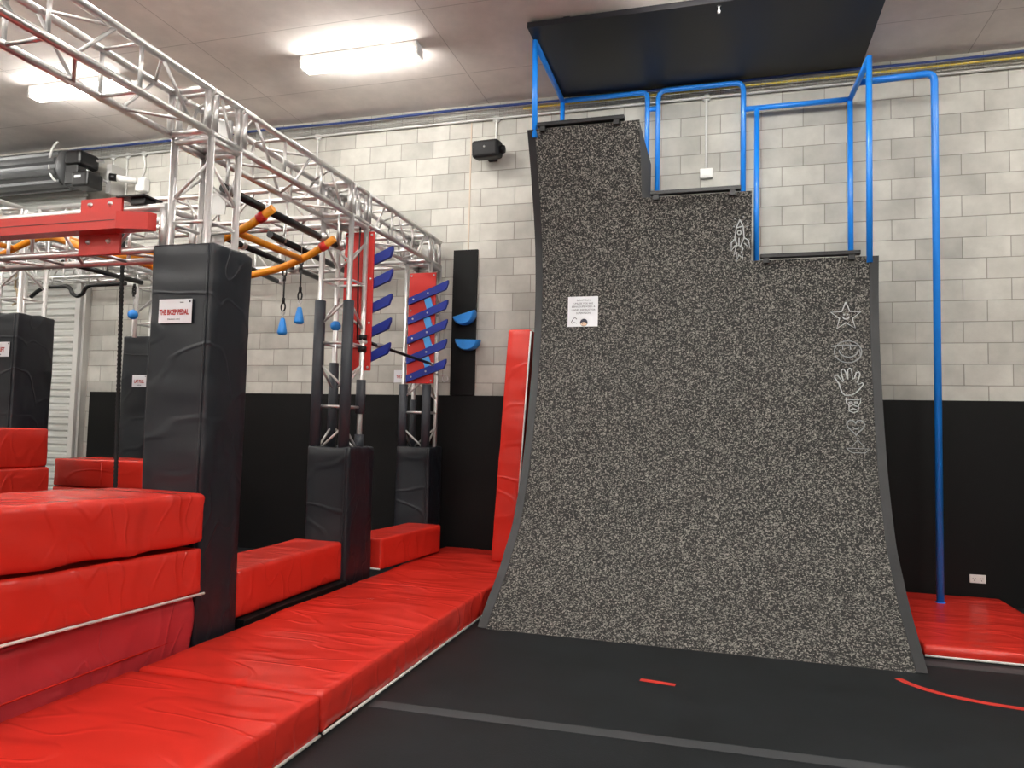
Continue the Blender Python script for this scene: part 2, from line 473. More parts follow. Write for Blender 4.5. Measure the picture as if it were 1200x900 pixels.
def drop(x, z0, lab, wig=0.0):
    t = thing('conduit_drop', lab, 'conduit', (x, WY - 0.02, z0))
    part('pipe', MB().tube([(x, WY - 0.02, z0), (x + wig, WY - 0.02, (z0 + 4.97) / 2), (x, WY - 0.02, 4.97)], 0.011, 8), M['white_plastic'], t)
    part('junction_box', MB().lathe([(0, -0.025), (0.04, -0.025), (0.042, 0.0), (0, 0.0)], c=(x, WY - 0.005, 4.985), axis='y', seg=16), M['pvc'], t)
drop(-0.23, 4.23, 'thin white conduit dropping to the double switch box between the blue rails')
drop(-2.52, 4.67, 'thin white conduit dropping to the black wall speaker')
drop(-4.79, 4.25, 'thin white conduit dropping behind the long aluminium truss')
drop(-7.86, 4.66, 'white conduit drop nearest the roller door motor', 0.03)
drop(-7.62, 4.30, 'white conduit dropping straight behind the security camera')
drop(-7.36, 4.68, 'white conduit dropping to the security camera box', 0.03)
t = thing('switch_box', 'white double box on the block wall framed by the blue rails', 'switch box', (-0.23, WY, 4.15))
part('box_body', MB().box(-0.29, -0.16, WY - 0.05, WY - 0.001, 4.13, 4.23, 0.008), M['white_plastic'], t)
part('cover', MB().box(-0.285, -0.165, WY - 0.056, WY - 0.049, 4.15, 4.225), M['white_plastic'], t)
t = thing('wall_speaker', 'black wall speaker on the block wall left of the ramp', 'speaker', (-2.52, WY, 4.43))
mb = MB().box(-0.155, 0.155, -0.09, 0.09, -0.095, 0.095, 0.035)
mb.xf(Matrix.Translation((-2.55, 7.55, 4.55)) @ Matrix.Rotation(-0.06, 4, 'Z') @ Matrix.Rotation(0.12, 4, 'X'))
part('cabinet', mb, M['speakerblack'], t)
part('mounting_knob', MB().lathe([(0, -2.40), (0.045, -2.40), (0.05, -2.38), (0.04, -2.355), (0, -2.35)], c=(0, 7.57, 4.55), axis='x', seg=20), M['speakerblack'], t)
part('wall_bracket', MB().box(-2.60, -2.50, 7.62, 7.778, 4.50, 4.60), M['speakerblack'], t)
part('badge', MB().lathe([(0, -0.004), (0.011, -0.004), (0.011, 0.004), (0, 0.004)], c=(-2.555, 7.455, 4.555), axis='y', seg=12), M['zinc'], t, 'small silver badge')
t = thing('security_camera', 'white security camera with black lens hood on a white wall box', 'camera', (-7.32, WY, 4.45))
part('base_box', MB().box(-7.40, -7.25, WY - 0.11, WY - 0.002, 4.46, 4.64, 0.02), M['white_plastic'], t)
part('camera_body', MB().tube([(-7.36, 7.66, 4.59), (-7.56, 7.52, 4.60)], 0.04, 16), M['white_plastic'], t)
part('lens_hood', MB().tube([(-7.55, 7.53, 4.60), (-7.62, 7.48, 4.60)], 0.048, 16), M['blacksteel'], t)
single('cable_gland', MB().lathe([(0, -0.05), (0.04, -0.05), (0.05, -0.02), (0.05, 0), (0, 0)], c=(-7.86, WY, 4.62), axis='y', seg=16), M['white_plastic'], 'round white wall box left of the security camera', 'junction box')
t = thing('power_outlet', 'white double power outlet low on the black wall beside the blue pole', 'outlet', (2.19, WY - 0.02, 0.2))
part('plate', MB().box(2.125, 2.255, WY - 0.033, WY - 0.021, 0.20, 0.275, 0.003), M['white_plastic'], t)
for dx in (-0.03, 0.03):
    mb = MB()
    for a, bq in ((-0.010, 0.006), (0.010, 0.006), (0, -0.012)):
        mb.box(2.19 + dx + a - 0.002, 2.19 + dx + a + 0.002, WY - 0.0345, WY - 0.0325, 0.236 + bq - 0.005, 0.236 + bq + 0.005)
    part('socket', mb, M['ink'], t)

# ------------------------------------------------------------------ ceiling lamps
def lamp(xc, yc, lab, grp=None):
    t = thing('ceiling_light', lab, 'light', (xc, yc, 5.06), grp)
    part('housing', MB().box(xc - 0.63, xc + 0.63, yc - 0.075, yc + 0.075, 5.12, 5.179), M['white_plastic'], t)
    part('diffuser', MB().box(xc - 0.61, xc + 0.61, yc - 0.068, yc + 0.068, 5.045, 5.122, 0.012), M['lamp'], t)
    for s in (-1, 1):
        part('end_cap', MB().box(xc + s * 0.625 - 0.014, xc + s * 0.625 + 0.014, yc - 0.07, yc + 0.07, 5.055, 5.14), M['white_plastic'], t)
lamp(-3.50, 6.38, 'lit ceiling batten light right of the long truss, over open ceiling')
lamp(-6.85, 6.25, 'lit ceiling batten light behind the overhead truss at the left')
lamp(-0.10, 5.72, 'lit ceiling batten light in front of the black ceiling board')
k = 0
ROWS = ((4.2, 'second row out from the block wall'), (2.1, 'third row out from the block wall'), (0.0, 'fourth row out from the block wall'), (-2.1, 'fifth row out from the block wall'), (-4.2, 'row furthest from the block wall'))
COLS = ((-10.2, 'leftmost'), (-6.85, 'second from left'), (-3.5, 'middle'), (-0.1, 'second from right'), (3.3, 'rightmost'))
for yy, rn in ROWS:  # unseen lamp rows, added to fill the lower wall and ramp from the front
    for xx, cn in COLS:
        lamp(xx, yy, 'added unseen batten light, %s in the %s' % (cn, rn), 'added fill lights out of view')
lamp(-10.2, 6.2, 'lit batten light over the roller door corner')
lamp(3.4, 6.1, 'lit batten light past the right of the blue rails')

# ------------------------------------------------------------------ black ceiling board
t = thing('ceiling_board', 'large black board under the ceiling above the warped wall', 'board', (-0.25, 6.95, 5.09))
part('board', MB().box(-1.75, 1.23, 6.21, 7.66, 5.10, 5.15), M['panelblack'], t)
for x in (-1.4, -0.25, 0.9):
    part('batten', MB().box(x - 0.03, x + 0.03, 6.25, 7.62, 5.15, 5.18), M['blackboard'], t)
part('sprinkler_head', MB().lathe([(0, 5.04), (0.012, 5.04), (0.012, 5.06), (0.006, 5.065), (0.006, 5.10), (0.02, 5.10)], c=(-0.09, 6.27, 0), seg=12), M['white_plastic'], t, 'small white sprinkler head poking below the board')

# ------------------------------------------------------------------ warped wall
PROF = [(0.0, 5.385), (0.15, 5.62), (0.33, 5.90), (0.5, 6.10), (0.65, 6.27), (0.9, 6.43), (1.21, 6.585), (1.55, 6.70), (1.93, 6.80), (2.2, 6.86), (2.51, 6.90),
        (2.85, 6.905), (3.2, 6.87), (3.45, 6.81), (3.72, 6.715), (4.0, 6.60), (4.27, 6.475)]
def py(z):
    # Catmull-Rom through the profile
    for i in range(len(PROF) - 1):
        if PROF[i][0] <= z <= PROF[i + 1][0]:
            break
    p1, p2 = PROF[i], PROF[i + 1]
    p0 = PROF[max(i - 1, 0)]; p3 = PROF[min(i + 2, len(PROF) - 1)]
    h = p2[0] - p1[0]; u = (z - p1[0]) / h
    m1 = (p2[1] - p0[1]) / (p2[0] - p0[0]); m2 = (p3[1] - p1[1]) / (p3[0] - p1[0])
    return (2 * u**3 - 3 * u**2 + 1) * p1[1] + (u**3 - 2 * u**2 + u) * h * m1 + (-2 * u**3 + 3 * u**2) * p2[1] + (u**3 - u**2) * h * m2
def pn(z):
    d = (py(min(z + 0.02, 4.27)) - py(max(z - 0.02, 0))) / (min(z + 0.02, 4.27) - max(z - 0.02, 0))
    return Vector((0, -1, d)).normalized()     # outwards, towards the runner
RL, RS1, RS2, RR = -1.80, -0.77, 0.195, 1.235
RT1, RT2, RT3 = 4.27, 3.645, 3.055
ramp = thing('warped_wall', 'tall curved climbing wall of flecked black rubber with three stepped tops', 'climbing wall', (-0.28, 5.9, 0))
def surf(x0, x1, z0, z1, off, mb, nx=1, thick=None):
    zs = []; nz = max(2, int((z1 - z0) / 0.06)) + 1
    for i in range(nz): zs.append(z0 + (z1 - z0) * i / (nz - 1))
    vs = []
    for zz in zs:
        q = Vector((0, py(zz), zz)) + pn(zz) * off
        vs.append(Vector((x0, q.y, q.z))); vs.append(Vector((x1, q.y, q.z)))
    fs = [(2 * i, 2 * i + 1, 2 * i + 3, 2 * i + 2) for i in range(nz - 1)]
    if thick:
        o = len(vs)
        for zz in zs:
            q = Vector((0, py(zz), zz)) + pn(zz) * (off - thick)
            vs.append(Vector((x0, q.y, q.z))); vs.append(Vector((x1, q.y, q.z)))
        fs += [(o + 2 * i, o + 2 * i + 2, o + 2 * i + 3, o + 2 * i + 1) for i in range(nz - 1)]
        for i in range(nz - 1):
            fs.append((2 * i, 2 * i + 2, o + 2 * i + 2, o + 2 * i)); fs.append((2 * i + 1, o + 2 * i + 1, o + 2 * i + 3, 2 * i + 3))
        fs.append((0, o, o + 1, 1)); e = 2 * nz - 2; fs.append((e, e + 1, o + e + 1, o + e))
    mb.add(vs, fs, False)
mb = MB()
surf(RL + 0.07, RS1, 0.0, RT1, 0.0, mb, thick=0.03)
surf(RS1, RS2, 0.0, RT2, 0.0, mb, thick=0.03)
surf(RS2, RR - 0.07, 0.0, RT3, 0.0, mb, thick=0.03)
part('rubber_face', mb, M['speckle'], ramp)
mb = MB(); surf(RL, RL + 0.07, 0.0, RT1, 0.006, mb, thick=0.036); part('edge_strip', mb, M['rubber'], ramp, 'smooth dark rubber strip down the left edge')
mb = MB(); surf(RR - 0.07, RR, 0.0, RT3, 0.006, mb, thick=0.036); part('edge_strip', mb, M['rubber'], ramp, 'smooth dark rubber strip down the right edge')
def body(x0, x1, zt, zback):
    out = []
    nz = 60
    for i in range(nz + 1):
        zz = zt * i / nz
        out.append((py(zz) + 0.03, zz))
    out += [(7.56, zback), (7.56, 0.0)]
    return MB().prism(out, x0, x1, 'x')
part('frame_section', body(RL + 0.004, RS1 - 0.002, RT1, RT1 - 0.02), M['side'], ramp, 'tallest plywood section')
part('frame_section', body(RS1, RS2 - 0.002, RT2, RT2 - 0.02), M['side'], ramp, 'middle height plywood section')
part('frame_section', body(RS2, RR - 0.004, RT3, RT3 - 0.02), M['side'], ramp, 'lowest plywood section')
# grab edges on the three tops
for x0, x1, zt in ((-1.70, -0.90, RT1), (-0.69, 0.10, RT2), (0.27, 1.09, RT3)):
    yy = py(zt)
    g = part('grab_bar', MB().box(x0, x1, yy - 0.035, yy + 0.03, zt + 0.012, zt + 0.05, 0.006), M['blacksteel'], ramp)
    for xb in (x0 + 0.05, x1 - 0.07):
        part('bracket', MB().box(xb - 0.025, xb + 0.025, yy - 0.03, yy + 0.02, zt - 0.03, zt + 0.015), M['blacksteel'], g)
# safety notice on the face
def on_face(x, z, off=0.004):
    q = Vector((x, py(z), z)) + pn(z) * off
    return q
def text_mesh(s, size, mat_to, name, mat, parent, label=None, align='CENTER', extr=0.0006, bold=0.0, sx=1.0):
    cu = bpy.data.curves.new(name, 'FONT'); cu.body = s; cu.size = size; cu.align_x = align; cu.align_y = 'CENTER'
    cu.extrude = extr; cu.offset = bold; cu.resolution_u = 2
    tmp = bpy.data.objects.new(name, cu); COL.objects.link(tmp)
    dg = bpy.context.evaluated_depsgraph_get()
    me = bpy.data.meshes.new_from_object(tmp.evaluated_get(dg))
    bpy.data.objects.remove(tmp)
    off = Vector(parent['_o']) if '_o' in parent else Vector((0, 0, 0))
    # text plane: x right, y up -> world x, z ; facing -y
    me.transform(Matrix.Translation(-off) @ mat_to @ Matrix.Rotation(PI / 2, 4, 'X') @ Matrix.Diagonal((sx, 1, 1, 1)))
    me.materials.clear(); me.materials.append(mat); me.name = name
    o = bpy.data.objects.new(name, me); COL.objects.link(o); o.parent = parent
    if label: o['label'] = label
    return o
no = thing('safety_notice', 'square white notice with black lettering taped to the flecked climbing wall', 'notice', (-1.33, 6.88, 2.48))
mb = MB(); surf(-1.475, -1.185, 2.485, 2.775, 0.006, mb, thick=0.003)
part('sheet', mb, M['paper'], no)
for k, (s, w) in enumerate((('DON\'T RUN', 0.7), ('UNLESS YOU ARE', 1), ('BEING SUPERVISED, &', 1), ('UNDER INSTRUCTOR', 1), ('SUPERVISION', 1))):
    zz = 2.738 - 0.031 * k
    text_mesh(s, 0.0235, Matrix.Translation((-1.325, py(zz) - 0.0085, zz)), 'printed_line', M['ink'], no)
mb = MB().lathe([(0, -0.0012), (0.036, -0.0012), (0.036, 0), (0, 0)], c=(-1.317, py(2.52) - 0.008, 2.524), axis='y', seg=20)
part('printed_figure', mb, M['ink'], no, 'small printed round head with dark hood')
mb = MB().add([(-1.317 + 0.030 * math.cos(a), py(2.51) - 0.0105, 2.510 + 0.018 * math.sin(a)) for a in [2 * PI * k / 16 for k in range(16)]], [tuple(range(16))])
part('printed_face', mb, M['skin'], no)
mb = MB()
for dx in (-0.012, 0.012):
    mb.box(-1.317 + dx - 0.002, -1.317 + dx + 0.002, py(2.51) - 0.0118, py(2.51) - 0.011, 2.507, 2.514)
part('printed_eyes', mb, M['ink'], no)
mb = MB().tube([(-1.44 + 0.055 * (k / 8), py(2.55) - 0.009, 2.525 + 0.045 * math.sin(k / 8 * 2.4)) for k in range(9)], 0.003, 6)
part('printed_curve', mb, M['ink'], no)
mb = MB().tube([(-1.43, py(2.52) - 0.009, 2.515), (-1.41, py(2.52) - 0.009, 2.53), (-1.385, py(2.52) - 0.009, 2.515)], 0.002, 6)
part('printed_curve', mb, M['ink'], no)

# chalk drawings: points given in centimetre-like units, x right, z up
def draw(name, lines, label, mat, r=0.0055):
    mb = MB()
    for ln in lines:
        pts = [on_face(x, z, 0.0015) for x, z in ln]
        mb.tube(pts, r, 5)
        
    o = part(name, mb, M[mat], ramp, label, fix=False)
    return o
def circ(cx, cz, rx, rz, a0=0, a1=2 * PI, n=24):
    return [(cx + rx * math.cos(a0 + (a1 - a0) * k / n), cz + rz * math.sin(a0 + (a1 - a0) * k / n)) for k in range(n + 1)]
cx, cz = 0.975, 2.535
star = []
for k in range(11):
    a = PI / 2 + k * PI / 5
    rr = 0.128 if k % 2 == 0 else 0.055
    star.append((cx + rr * math.cos(a) * 0.98, cz + rr * math.sin(a)))
draw('chalk_star', [star, circ(cx, cz, 0.025, 0.022, PI, 2 * PI, 8), circ(cx - 0.014, cz + 0.018, 0.004, 0.004, 0, 2 * PI, 6), circ(cx + 0.014, cz + 0.018, 0.004, 0.004, 0, 2 * PI, 6)], 'smiling five-pointed star drawn in pale chalk', 'chalk')
cx, cz = 0.985, 2.225
draw('chalk_smiley', [circ(cx, cz, 0.108, 0.095), circ(cx + 0.005, cz + 0.015, 0.075, 0.062, PI, 2 * PI, 12), [(cx - 0.13, cz + 0.05), (cx - 0.03, cz + 0.06), (cx + 0.075, cz + 0.055)],
                      [(cx - 0.04, cz + 0.02), (cx - 0.04, cz + 0.05)], [(cx + 0.02, cz + 0.02), (cx + 0.02, cz + 0.05)], [(cx + 0.09, cz + 0.02), (cx + 0.098, cz - 0.03)]], 'round smiling face drawn in smudged chalk', 'chalk_faint', 0.005)
# hand outline traced as a wavy closed line
hp = [(976, 420), (979, 418), (984, 425), (988, 433), (986, 424), (985, 414), (988, 412), (991, 414), (992, 432 - 8), (993, 414), (992, 410), (996, 410), (997, 416), (996, 427), (1000, 418), (1004, 414), (1007, 417), (1004, 425), (1000, 434), (1006, 430), (1011, 430), (1011, 434), (1004, 441), (998, 448), (992, 453 - 5), (985, 448), (983, 440), (980, 430), (976, 420)]
def hand_pts(lst, px0, py0, x0, z0, sx=0.0073, sz=0.0078):
    return [(x0 + (a - px0) * sx, z0 - (bq - py0) * sz) for a, bq in lst]
hp = [(979, 451 - 13), (978, 443 - 1), (979, 443)]
hand = [(983, 459), (981, 452), (977, 446), (977, 443), (980, 443), (985, 450), (986, 449), (984, 441), (984, 437), (987, 436), (989, 440), (990, 447), (991, 447), (991, 437), (993, 435), (995, 436), (996, 447), (998, 446), (1000, 440), (1003, 439), (1004, 442), (1001, 450), (1002, 453), (1006, 451), (1007, 453), (1003, 458), (999, 462), (994, 465), (987, 465), (984, 462), (983, 459)]
draw('chalk_hand', [hand_pts([(a, bq) for a, bq in hand], 992, 450, 0.985, 1.965)], 'open hand outline drawn in pale chalk', 'chalk')
cx, cz = 1.01, 1.765
draw('chalk_mask', [[(cx - 0.055, cz + 0.06), (cx - 0.04, cz + 0.045), (cx + 0.045, cz + 0.045), (cx + 0.06, cz + 0.06), (cx + 0.055, cz + 0.02), (cx + 0.04, cz), (cx + 0.035, cz - 0.05), (cx, cz - 0.065), (cx - 0.035, cz - 0.05), (cx - 0.035, cz), (cx - 0.055, cz + 0.02), (cx - 0.055, cz + 0.06)],
                    circ(cx - 0.02, cz + 0.02, 0.014, 0.007, n=8), circ(cx + 0.022, cz + 0.02, 0.014, 0.007, n=8), [(cx - 0.03, cz - 0.012), (cx, cz + 0.002), (cx + 0.03, cz - 0.012)], [(cx - 0.025, cz - 0.04), (cx, cz - 0.03), (cx + 0.025, cz - 0.04)]], 'small chalk drawing of a masked face', 'chalk', 0.004)
cx, cz = 1.02, 1.585
heart = []
for k in range(25):
    a = 2 * PI * k / 24
    heart.append((cx + 0.068 * math.sin(a) ** 3, cz + 0.0045 * (13 * math.cos(a) - 5 * math.cos(2 * a) - 2 * math.cos(3 * a) - math.cos(4 * a))))
draw('chalk_heart', [heart, circ(cx, cz - 0.005, 0.022, 0.016, PI, 2 * PI, 8)], 'small heart with a smile drawn in chalk', 'chalk_faint')
cx, cz = 1.03, 1.405
draw('chalk_boat', [[(cx - 0.09, cz), (cx - 0.05, cz - 0.035), (cx + 0.05, cz - 0.035), (cx + 0.09, cz), (cx - 0.09, cz)], [(cx, cz), (cx, cz + 0.09)], [(cx - 0.05, cz + 0.01), (cx, cz + 0.07), (cx + 0.05, cz + 0.01)]], 'very faint chalk sketch at the foot of the column of drawings', 'chalk_faint', 0.003)
rk = [[(867, 254), (863, 262), (861, 274), (864, 283)], [(867, 254), (871, 262), (872, 274), (868, 283)], [(862, 263), (871, 261)], [(861, 275), (857, 279), (857, 288), (862, 282)], [(872, 274), (877, 277), (879, 286), (872, 280)], [(863, 283), (860, 293), (864, 290), (863, 301), (866, 293), (871, 297), (869, 290), (871, 286), (867, 283)], [(866, 274), (866, 283)]]
draw('chalk_rocket', [hand_pts(l, 867, 277, 0.095, 3.235) for l in rk] + [circ(0.09, 3.305, 0.016, 0.018, n=10)], 'rocket with fins and flames drawn in chalk', 'chalk')
dots = []
for a, bq in ((861, 253), (860, 261), (856, 268), (871, 251), (876, 258), (875, 262), (879, 271), (856, 272)):
    q = hand_pts([(a, bq)], 867, 277, 0.095, 3.235)[0]; dots.append(circ(q[0], q[1], 0.004, 0.004, n=5))
draw('chalk_stars', dots, 'scatter of chalk dots around the rocket', 'chalk_faint', 0.004)

# ------------------------------------------------------------------ blue rails
def bend(pts, r=0.07, n=5):
    """round the corners of a polyline"""
    pts = [Vector(p) for p in pts]
    out = [pts[0]]
    for i in range(1, len(pts) - 1):
        a = (pts[i - 1] - pts[i]).normalized(); b2 = (pts[i + 1] - pts[i]).normalized()
        p0 = pts[i] + a * r; p1 = pts[i] + b2 * r
        for k in range(n + 1):
            u = k / n
            out.append((1 - u) ** 2 * p0 + 2 * u * (1 - u) * pts[i] + u * u * p1)
    out.append(pts[-1])
    return out
RB = 0.026
YB = 7.64
rail = thing('blue_guard_rail', 'blue tubular guard rail framing the tallest top at the left of the climbing wall', 'guard rail', (-1.3, 7.0, 4.25))
part('front_post', MB().tube([(-1.735, 6.50, 4.20), (-1.735, 6.44, 5.10)], RB), M['blue'], rail)
part('side_bar', MB().tube([(-1.735, 6.44, 5.09), (-1.735, YB, 5.055)], RB), M['blue'], rail)
part('rear_post', MB().tube([(-1.735, YB, 4.20), (-1.735, YB, 5.055)], RB), M['blue'], rail)
part('rear_bar', MB().tube(bend([(-1.735, YB, 5.055), (-0.825, YB, 5.055), (-0.825, YB, 3.7)]), RB), M['blue'], rail)
part('gusset', MB().tube([(-1.73, 6.56, 4.24), (-1.735, 6.495, 4.36)], 0.018), M['blue'], rail)
rail = thing('blue_guard_rail', 'blue tubular arch rail behind the middle step of the climbing wall', 'guard rail', (-0.3, YB, 3.62))
part('arch', MB().tube(bend([(-0.715, YB, 3.60), (-0.715, YB, 5.055), (0.135, YB, 5.055), (0.135, YB, 3.60)], 0.09), RB), M['blue'], rail)
part('link_bar', MB().tube([(-0.80, YB, 4.87), (-0.73, YB, 4.87)], RB), M['blue'], rail)
rail = thing('blue_guard_rail', 'blue tubular rail with square corners behind the lowest step of the climbing wall', 'guard rail', (0.7, YB, 3.0))
part('rear_bar', MB().tube([(0.155, YB, 4.775), (1.135, YB, 4.775)], RB), M['blue'], rail)
part('post', MB().tube([(0.265, YB, 3.0), (0.265, YB, 4.775)], RB), M['blue'], rail)
part('post', MB().tube([(1.125, YB, 3.0), (1.125, YB, 4.775)], RB), M['blue'], rail)
part('side_bar', MB().tube([(1.125, YB, 4.775), (1.165, 6.87, 4.80)], RB), M['blue'], rail)
part('front_post', MB().tube([(1.165, 6.90, 3.0), (1.165, 6.87, 4.81)], RB), M['blue'], rail)
rail = thing('blue_pole', 'tall blue fireman pole curving over to the rail and standing on the right red mat', 'pole', (1.785, 7.33, 0.078))
part('pole', MB().tube(bend([(1.785, 7.34, 0.079), (1.785, 7.34, 4.82), (1.16, 7.34, 4.80)], 0.08), 0.031, 16), M['blue'], rail)
part('foot_plate', MB().lathe([(0, 0.0), (0.042, 0.0), (0.042, 0.006), (0, 0.006)], c=(1.785, 7.34, 0.078), seg=20), M['blue'], rail)

# ------------------------------------------------------------------ soft mats
def soft_box(x0, x1, y0, y1, z0, z1, res=0.035, r=0.022, amp=0.012, freq=(1.2, 4.0, 2.5), rot=0.5, seed=0.0, sag=0.0, fine=0.0):
    dims = (x1 - x0, y1 - y0, z1 - z0)
    cuts = [max(2, min(90, int(d / res))) for d in dims]
    mb = MB(); idx = {}
    vs = []; fs = []
    c = Vector(((x0 + x1) / 2, (y0 + y1) / 2, (z0 + z1) / 2)); h = Vector(dims) / 2
    inner = Vector([max(hh - r, 0.001) for hh in h])
    cr, sr = math.cos(rot), math.sin(rot)
    def coordlist(n):
        # denser near the ends
        L_ = [-1 + 2 * i / n for i in range(n + 1)]
        return L_
    def vert(i, j, k):
        key = (i, j, k)
        if key in idx: return idx[key]
        p = Vector(((-1 + 2 * i / cuts[0]) * h.x, (-1 + 2 * j / cuts[1]) * h.y, (-1 + 2 * k / cuts[2]) * h.z))
        for a in range(3):
            q = (i, j, k)[a]
            if q == 1: p[a] = -inner[a] if cuts[a] > 2 else p[a]
            if q == cuts[a] - 1: p[a] = inner[a] if cuts[a] > 2 else p[a]
        q = Vector([max(-inner[a], min(inner[a], p[a])) for a in range(3)])
        d = p - q
        if d.length > 1e-7:
            nrm = d.normalized(); p = q + nrm * r
        else: nrm = Vector((0, 0, 1))
        w = c + p
        u = Vector((w.x * cr + w.y * sr, -w.x * sr + w.y * cr, w.z))
        u2 = Vector((u.x * freq[0] + seed, u.y * freq[1] + u.z * freq[2] * 0.8, u.z * freq[2] + seed * 2))
        e = noise.noise(u2); e = 1 - abs(e) * 2.2
        f = noise.noise(u2 * 0.45 + Vector((7, 3, seed)))
        dd = amp * (e * 0.6 * max(0, f + 0.35) + f * 0.7 - 0.35)
        if fine:
            dd += fine * noise.noise(Vector((w.x * 22, w.y * 22, w.z * 5 + seed)))
        edge = min([1.0] + [max(0.0, (h[a] - abs(p[a])) / 0.06) if abs(nrm[a]) < 0.5 else 1.0 for a in range(3)])
        w = w + nrm * dd * (0.45 + 0.55 * edge)
        if w.z < z0: w.z = z0
        idx[key] = len(vs); vs.append(w)
        return idx[key]
    n = cuts
    for i in range(n[0]):
        for j in range(n[1]):
            fs.append((vert(i, j, n[2]), vert(i + 1, j, n[2]), vert(i + 1, j + 1, n[2]), vert(i, j + 1, n[2])))
            fs.append((vert(i, j, 0), vert(i, j + 1, 0), vert(i + 1, j + 1, 0), vert(i + 1, j, 0)))
    for i in range(n[0]):
        for k in range(n[2]):
            fs.append((vert(i, 0, k), vert(i + 1, 0, k), vert(i + 1, 0, k + 1), vert(i, 0, k + 1)))
            fs.append((vert(i, n[1], k), vert(i, n[1], k + 1), vert(i + 1, n[1], k + 1), vert(i + 1, n[1], k)))
    for j in range(n[1]):
        for k in range(n[2]):
            fs.append((vert(0, j, k), vert(0, j, k + 1), vert(0, j + 1, k + 1), vert(0, j + 1, k)))
            fs.append((vert(n[0], j, k), vert(n[0], j + 1, k), vert(n[0], j + 1, k + 1), vert(n[0], j, k + 1)))
    mb.add(vs, fs, True)
    return mb

def mat_thing(name, label, cat, dims, group=None, mat='red', tilt=0.0, piping=None, seams=(), rotz=0.0, **kw):
    x0, x1, y0, y1, z0, z1 = dims
    t = thing(name, label, cat, ((x0 + x1) / 2, (y0 + y1) / 2, z0), group)
    mb = soft_box(*dims, **kw)
    if tilt:      # the stack sags towards its far end
        for p in mb.v: p.z += tilt * (y1 - p.y) * (1.0 if z0 > 0.1 else p.z / z1)
    part('vinyl_cover', mb, M[mat], t, fix=False)
    zb = z0 + 0.012
    if piping:
        for side in piping:
            if side == 'right': pts = [(x1 + 0.002, y0 + 0.01, zb + tilt * (y1 - y0)), (x1 + 0.002, y1 - 0.01, zb)]
            if side == 'front': pts = [(x0 + 0.01, y0 - 0.002, zb), (x1 - 0.01, y0 - 0.002, zb)]
            part('piping', MB().tube(pts, 0.008, 8), M['trim_white'], t, 'white piping along the bottom seam')
    for pts in seams:
        part('seam', MB().tube(pts, 0.005, 6), M['red'], t)
    if rotz: t.rotation_euler = (0, 0, rotz)
    return t
mat_thing('crash_mat', 'red vinyl floor mat nearest the viewer, bottom left', 'mat', (-2.99, -1.865, 0.9, 3.255, 0, 0.2), piping=('right',), amp=0.010, freq=(0.8, 1.6, 2), rot=0.9, seed=2.0)
mat_thing('crash_mat', 'long red vinyl floor mat in the middle, beside the open black floor', 'mat', (-2.97, -1.865, 3.27, 5.66, 0, 0.205), piping=('right',), amp=0.018, freq=(1.0, 4.2, 3), rot=0.35, seed=5.0, fine=0.002)
mat_thing('crash_mat', 'red vinyl floor mat at the back between the climbing wall and the far padded post', 'mat', (-2.97, -1.865, 5.67, 7.70, 0, 0.20), piping=('right',), amp=0.018, freq=(1.2, 4.5, 3), rot=-0.4, seed=8.0)
mat_thing('crash_mat', 'thin red vinyl mat on the right with the blue pole standing on it', 'mat', (1.30, 2.36, 5.79, 7.72, 0, 0.085), piping=('front',), amp=0.012, freq=(3.0, 1.5, 3), rot=0.1, seed=11.0)
# stack of three thick mats
SX0, SX1, SY0, SY1 = -3.68, -2.99, 0.9, 3.762
part_args = dict(tilt=0.028, amp=0.042, freq=(1.2, 2.4, 2.6), rot=0.0)
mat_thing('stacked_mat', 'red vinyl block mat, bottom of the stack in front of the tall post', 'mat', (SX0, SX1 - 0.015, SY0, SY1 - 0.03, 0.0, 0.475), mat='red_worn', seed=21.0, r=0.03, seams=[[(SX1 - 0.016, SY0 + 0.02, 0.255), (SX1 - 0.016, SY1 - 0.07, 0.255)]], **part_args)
mat_thing('stacked_mat', 'red vinyl block mat with white piping, middle of the stack of three', 'mat', (SX0, SX1 + 0.035, SY0, SY1, 0.479, 0.772), piping=('right',), seed=25.0, r=0.03, **part_args)
mat_thing('stacked_mat', 'red vinyl block mat, topmost of the stack of three', 'mat', (SX0, SX1 + 0.035, SY0, SY1, 0.776, 1.08), seed=31.0, r=0.035, **part_args)
mat_thing('bench_block', 'low red vinyl block lying between the tall and the middle padded posts', 'block', (-3.50, -3.045, 4.20, 5.565, 0.222, 0.54), amp=0.014, freq=(2, 3.5, 2), rot=0.3, seed=41.0, r=0.03)
t = thing('plinth_board', 'black base board under the low red block between the posts', 'board', (-3.3, 4.9, 0))
part('board', MB().box(-3.52, -3.0, 4.22, 5.56, 0.0, 0.220, 0.006), M['blackboard'], t)
mat_thing('bench_block', 'short red vinyl block resting on the back floor mat in front of the far post', 'block', (-3.31, -2.91, 6.14, 7.30, 0.207, 0.49), amp=0.010, freq=(2, 3.5, 2), rot=0.3, seed=47.0, r=0.02, rotz=-0.10, piping=('front',))
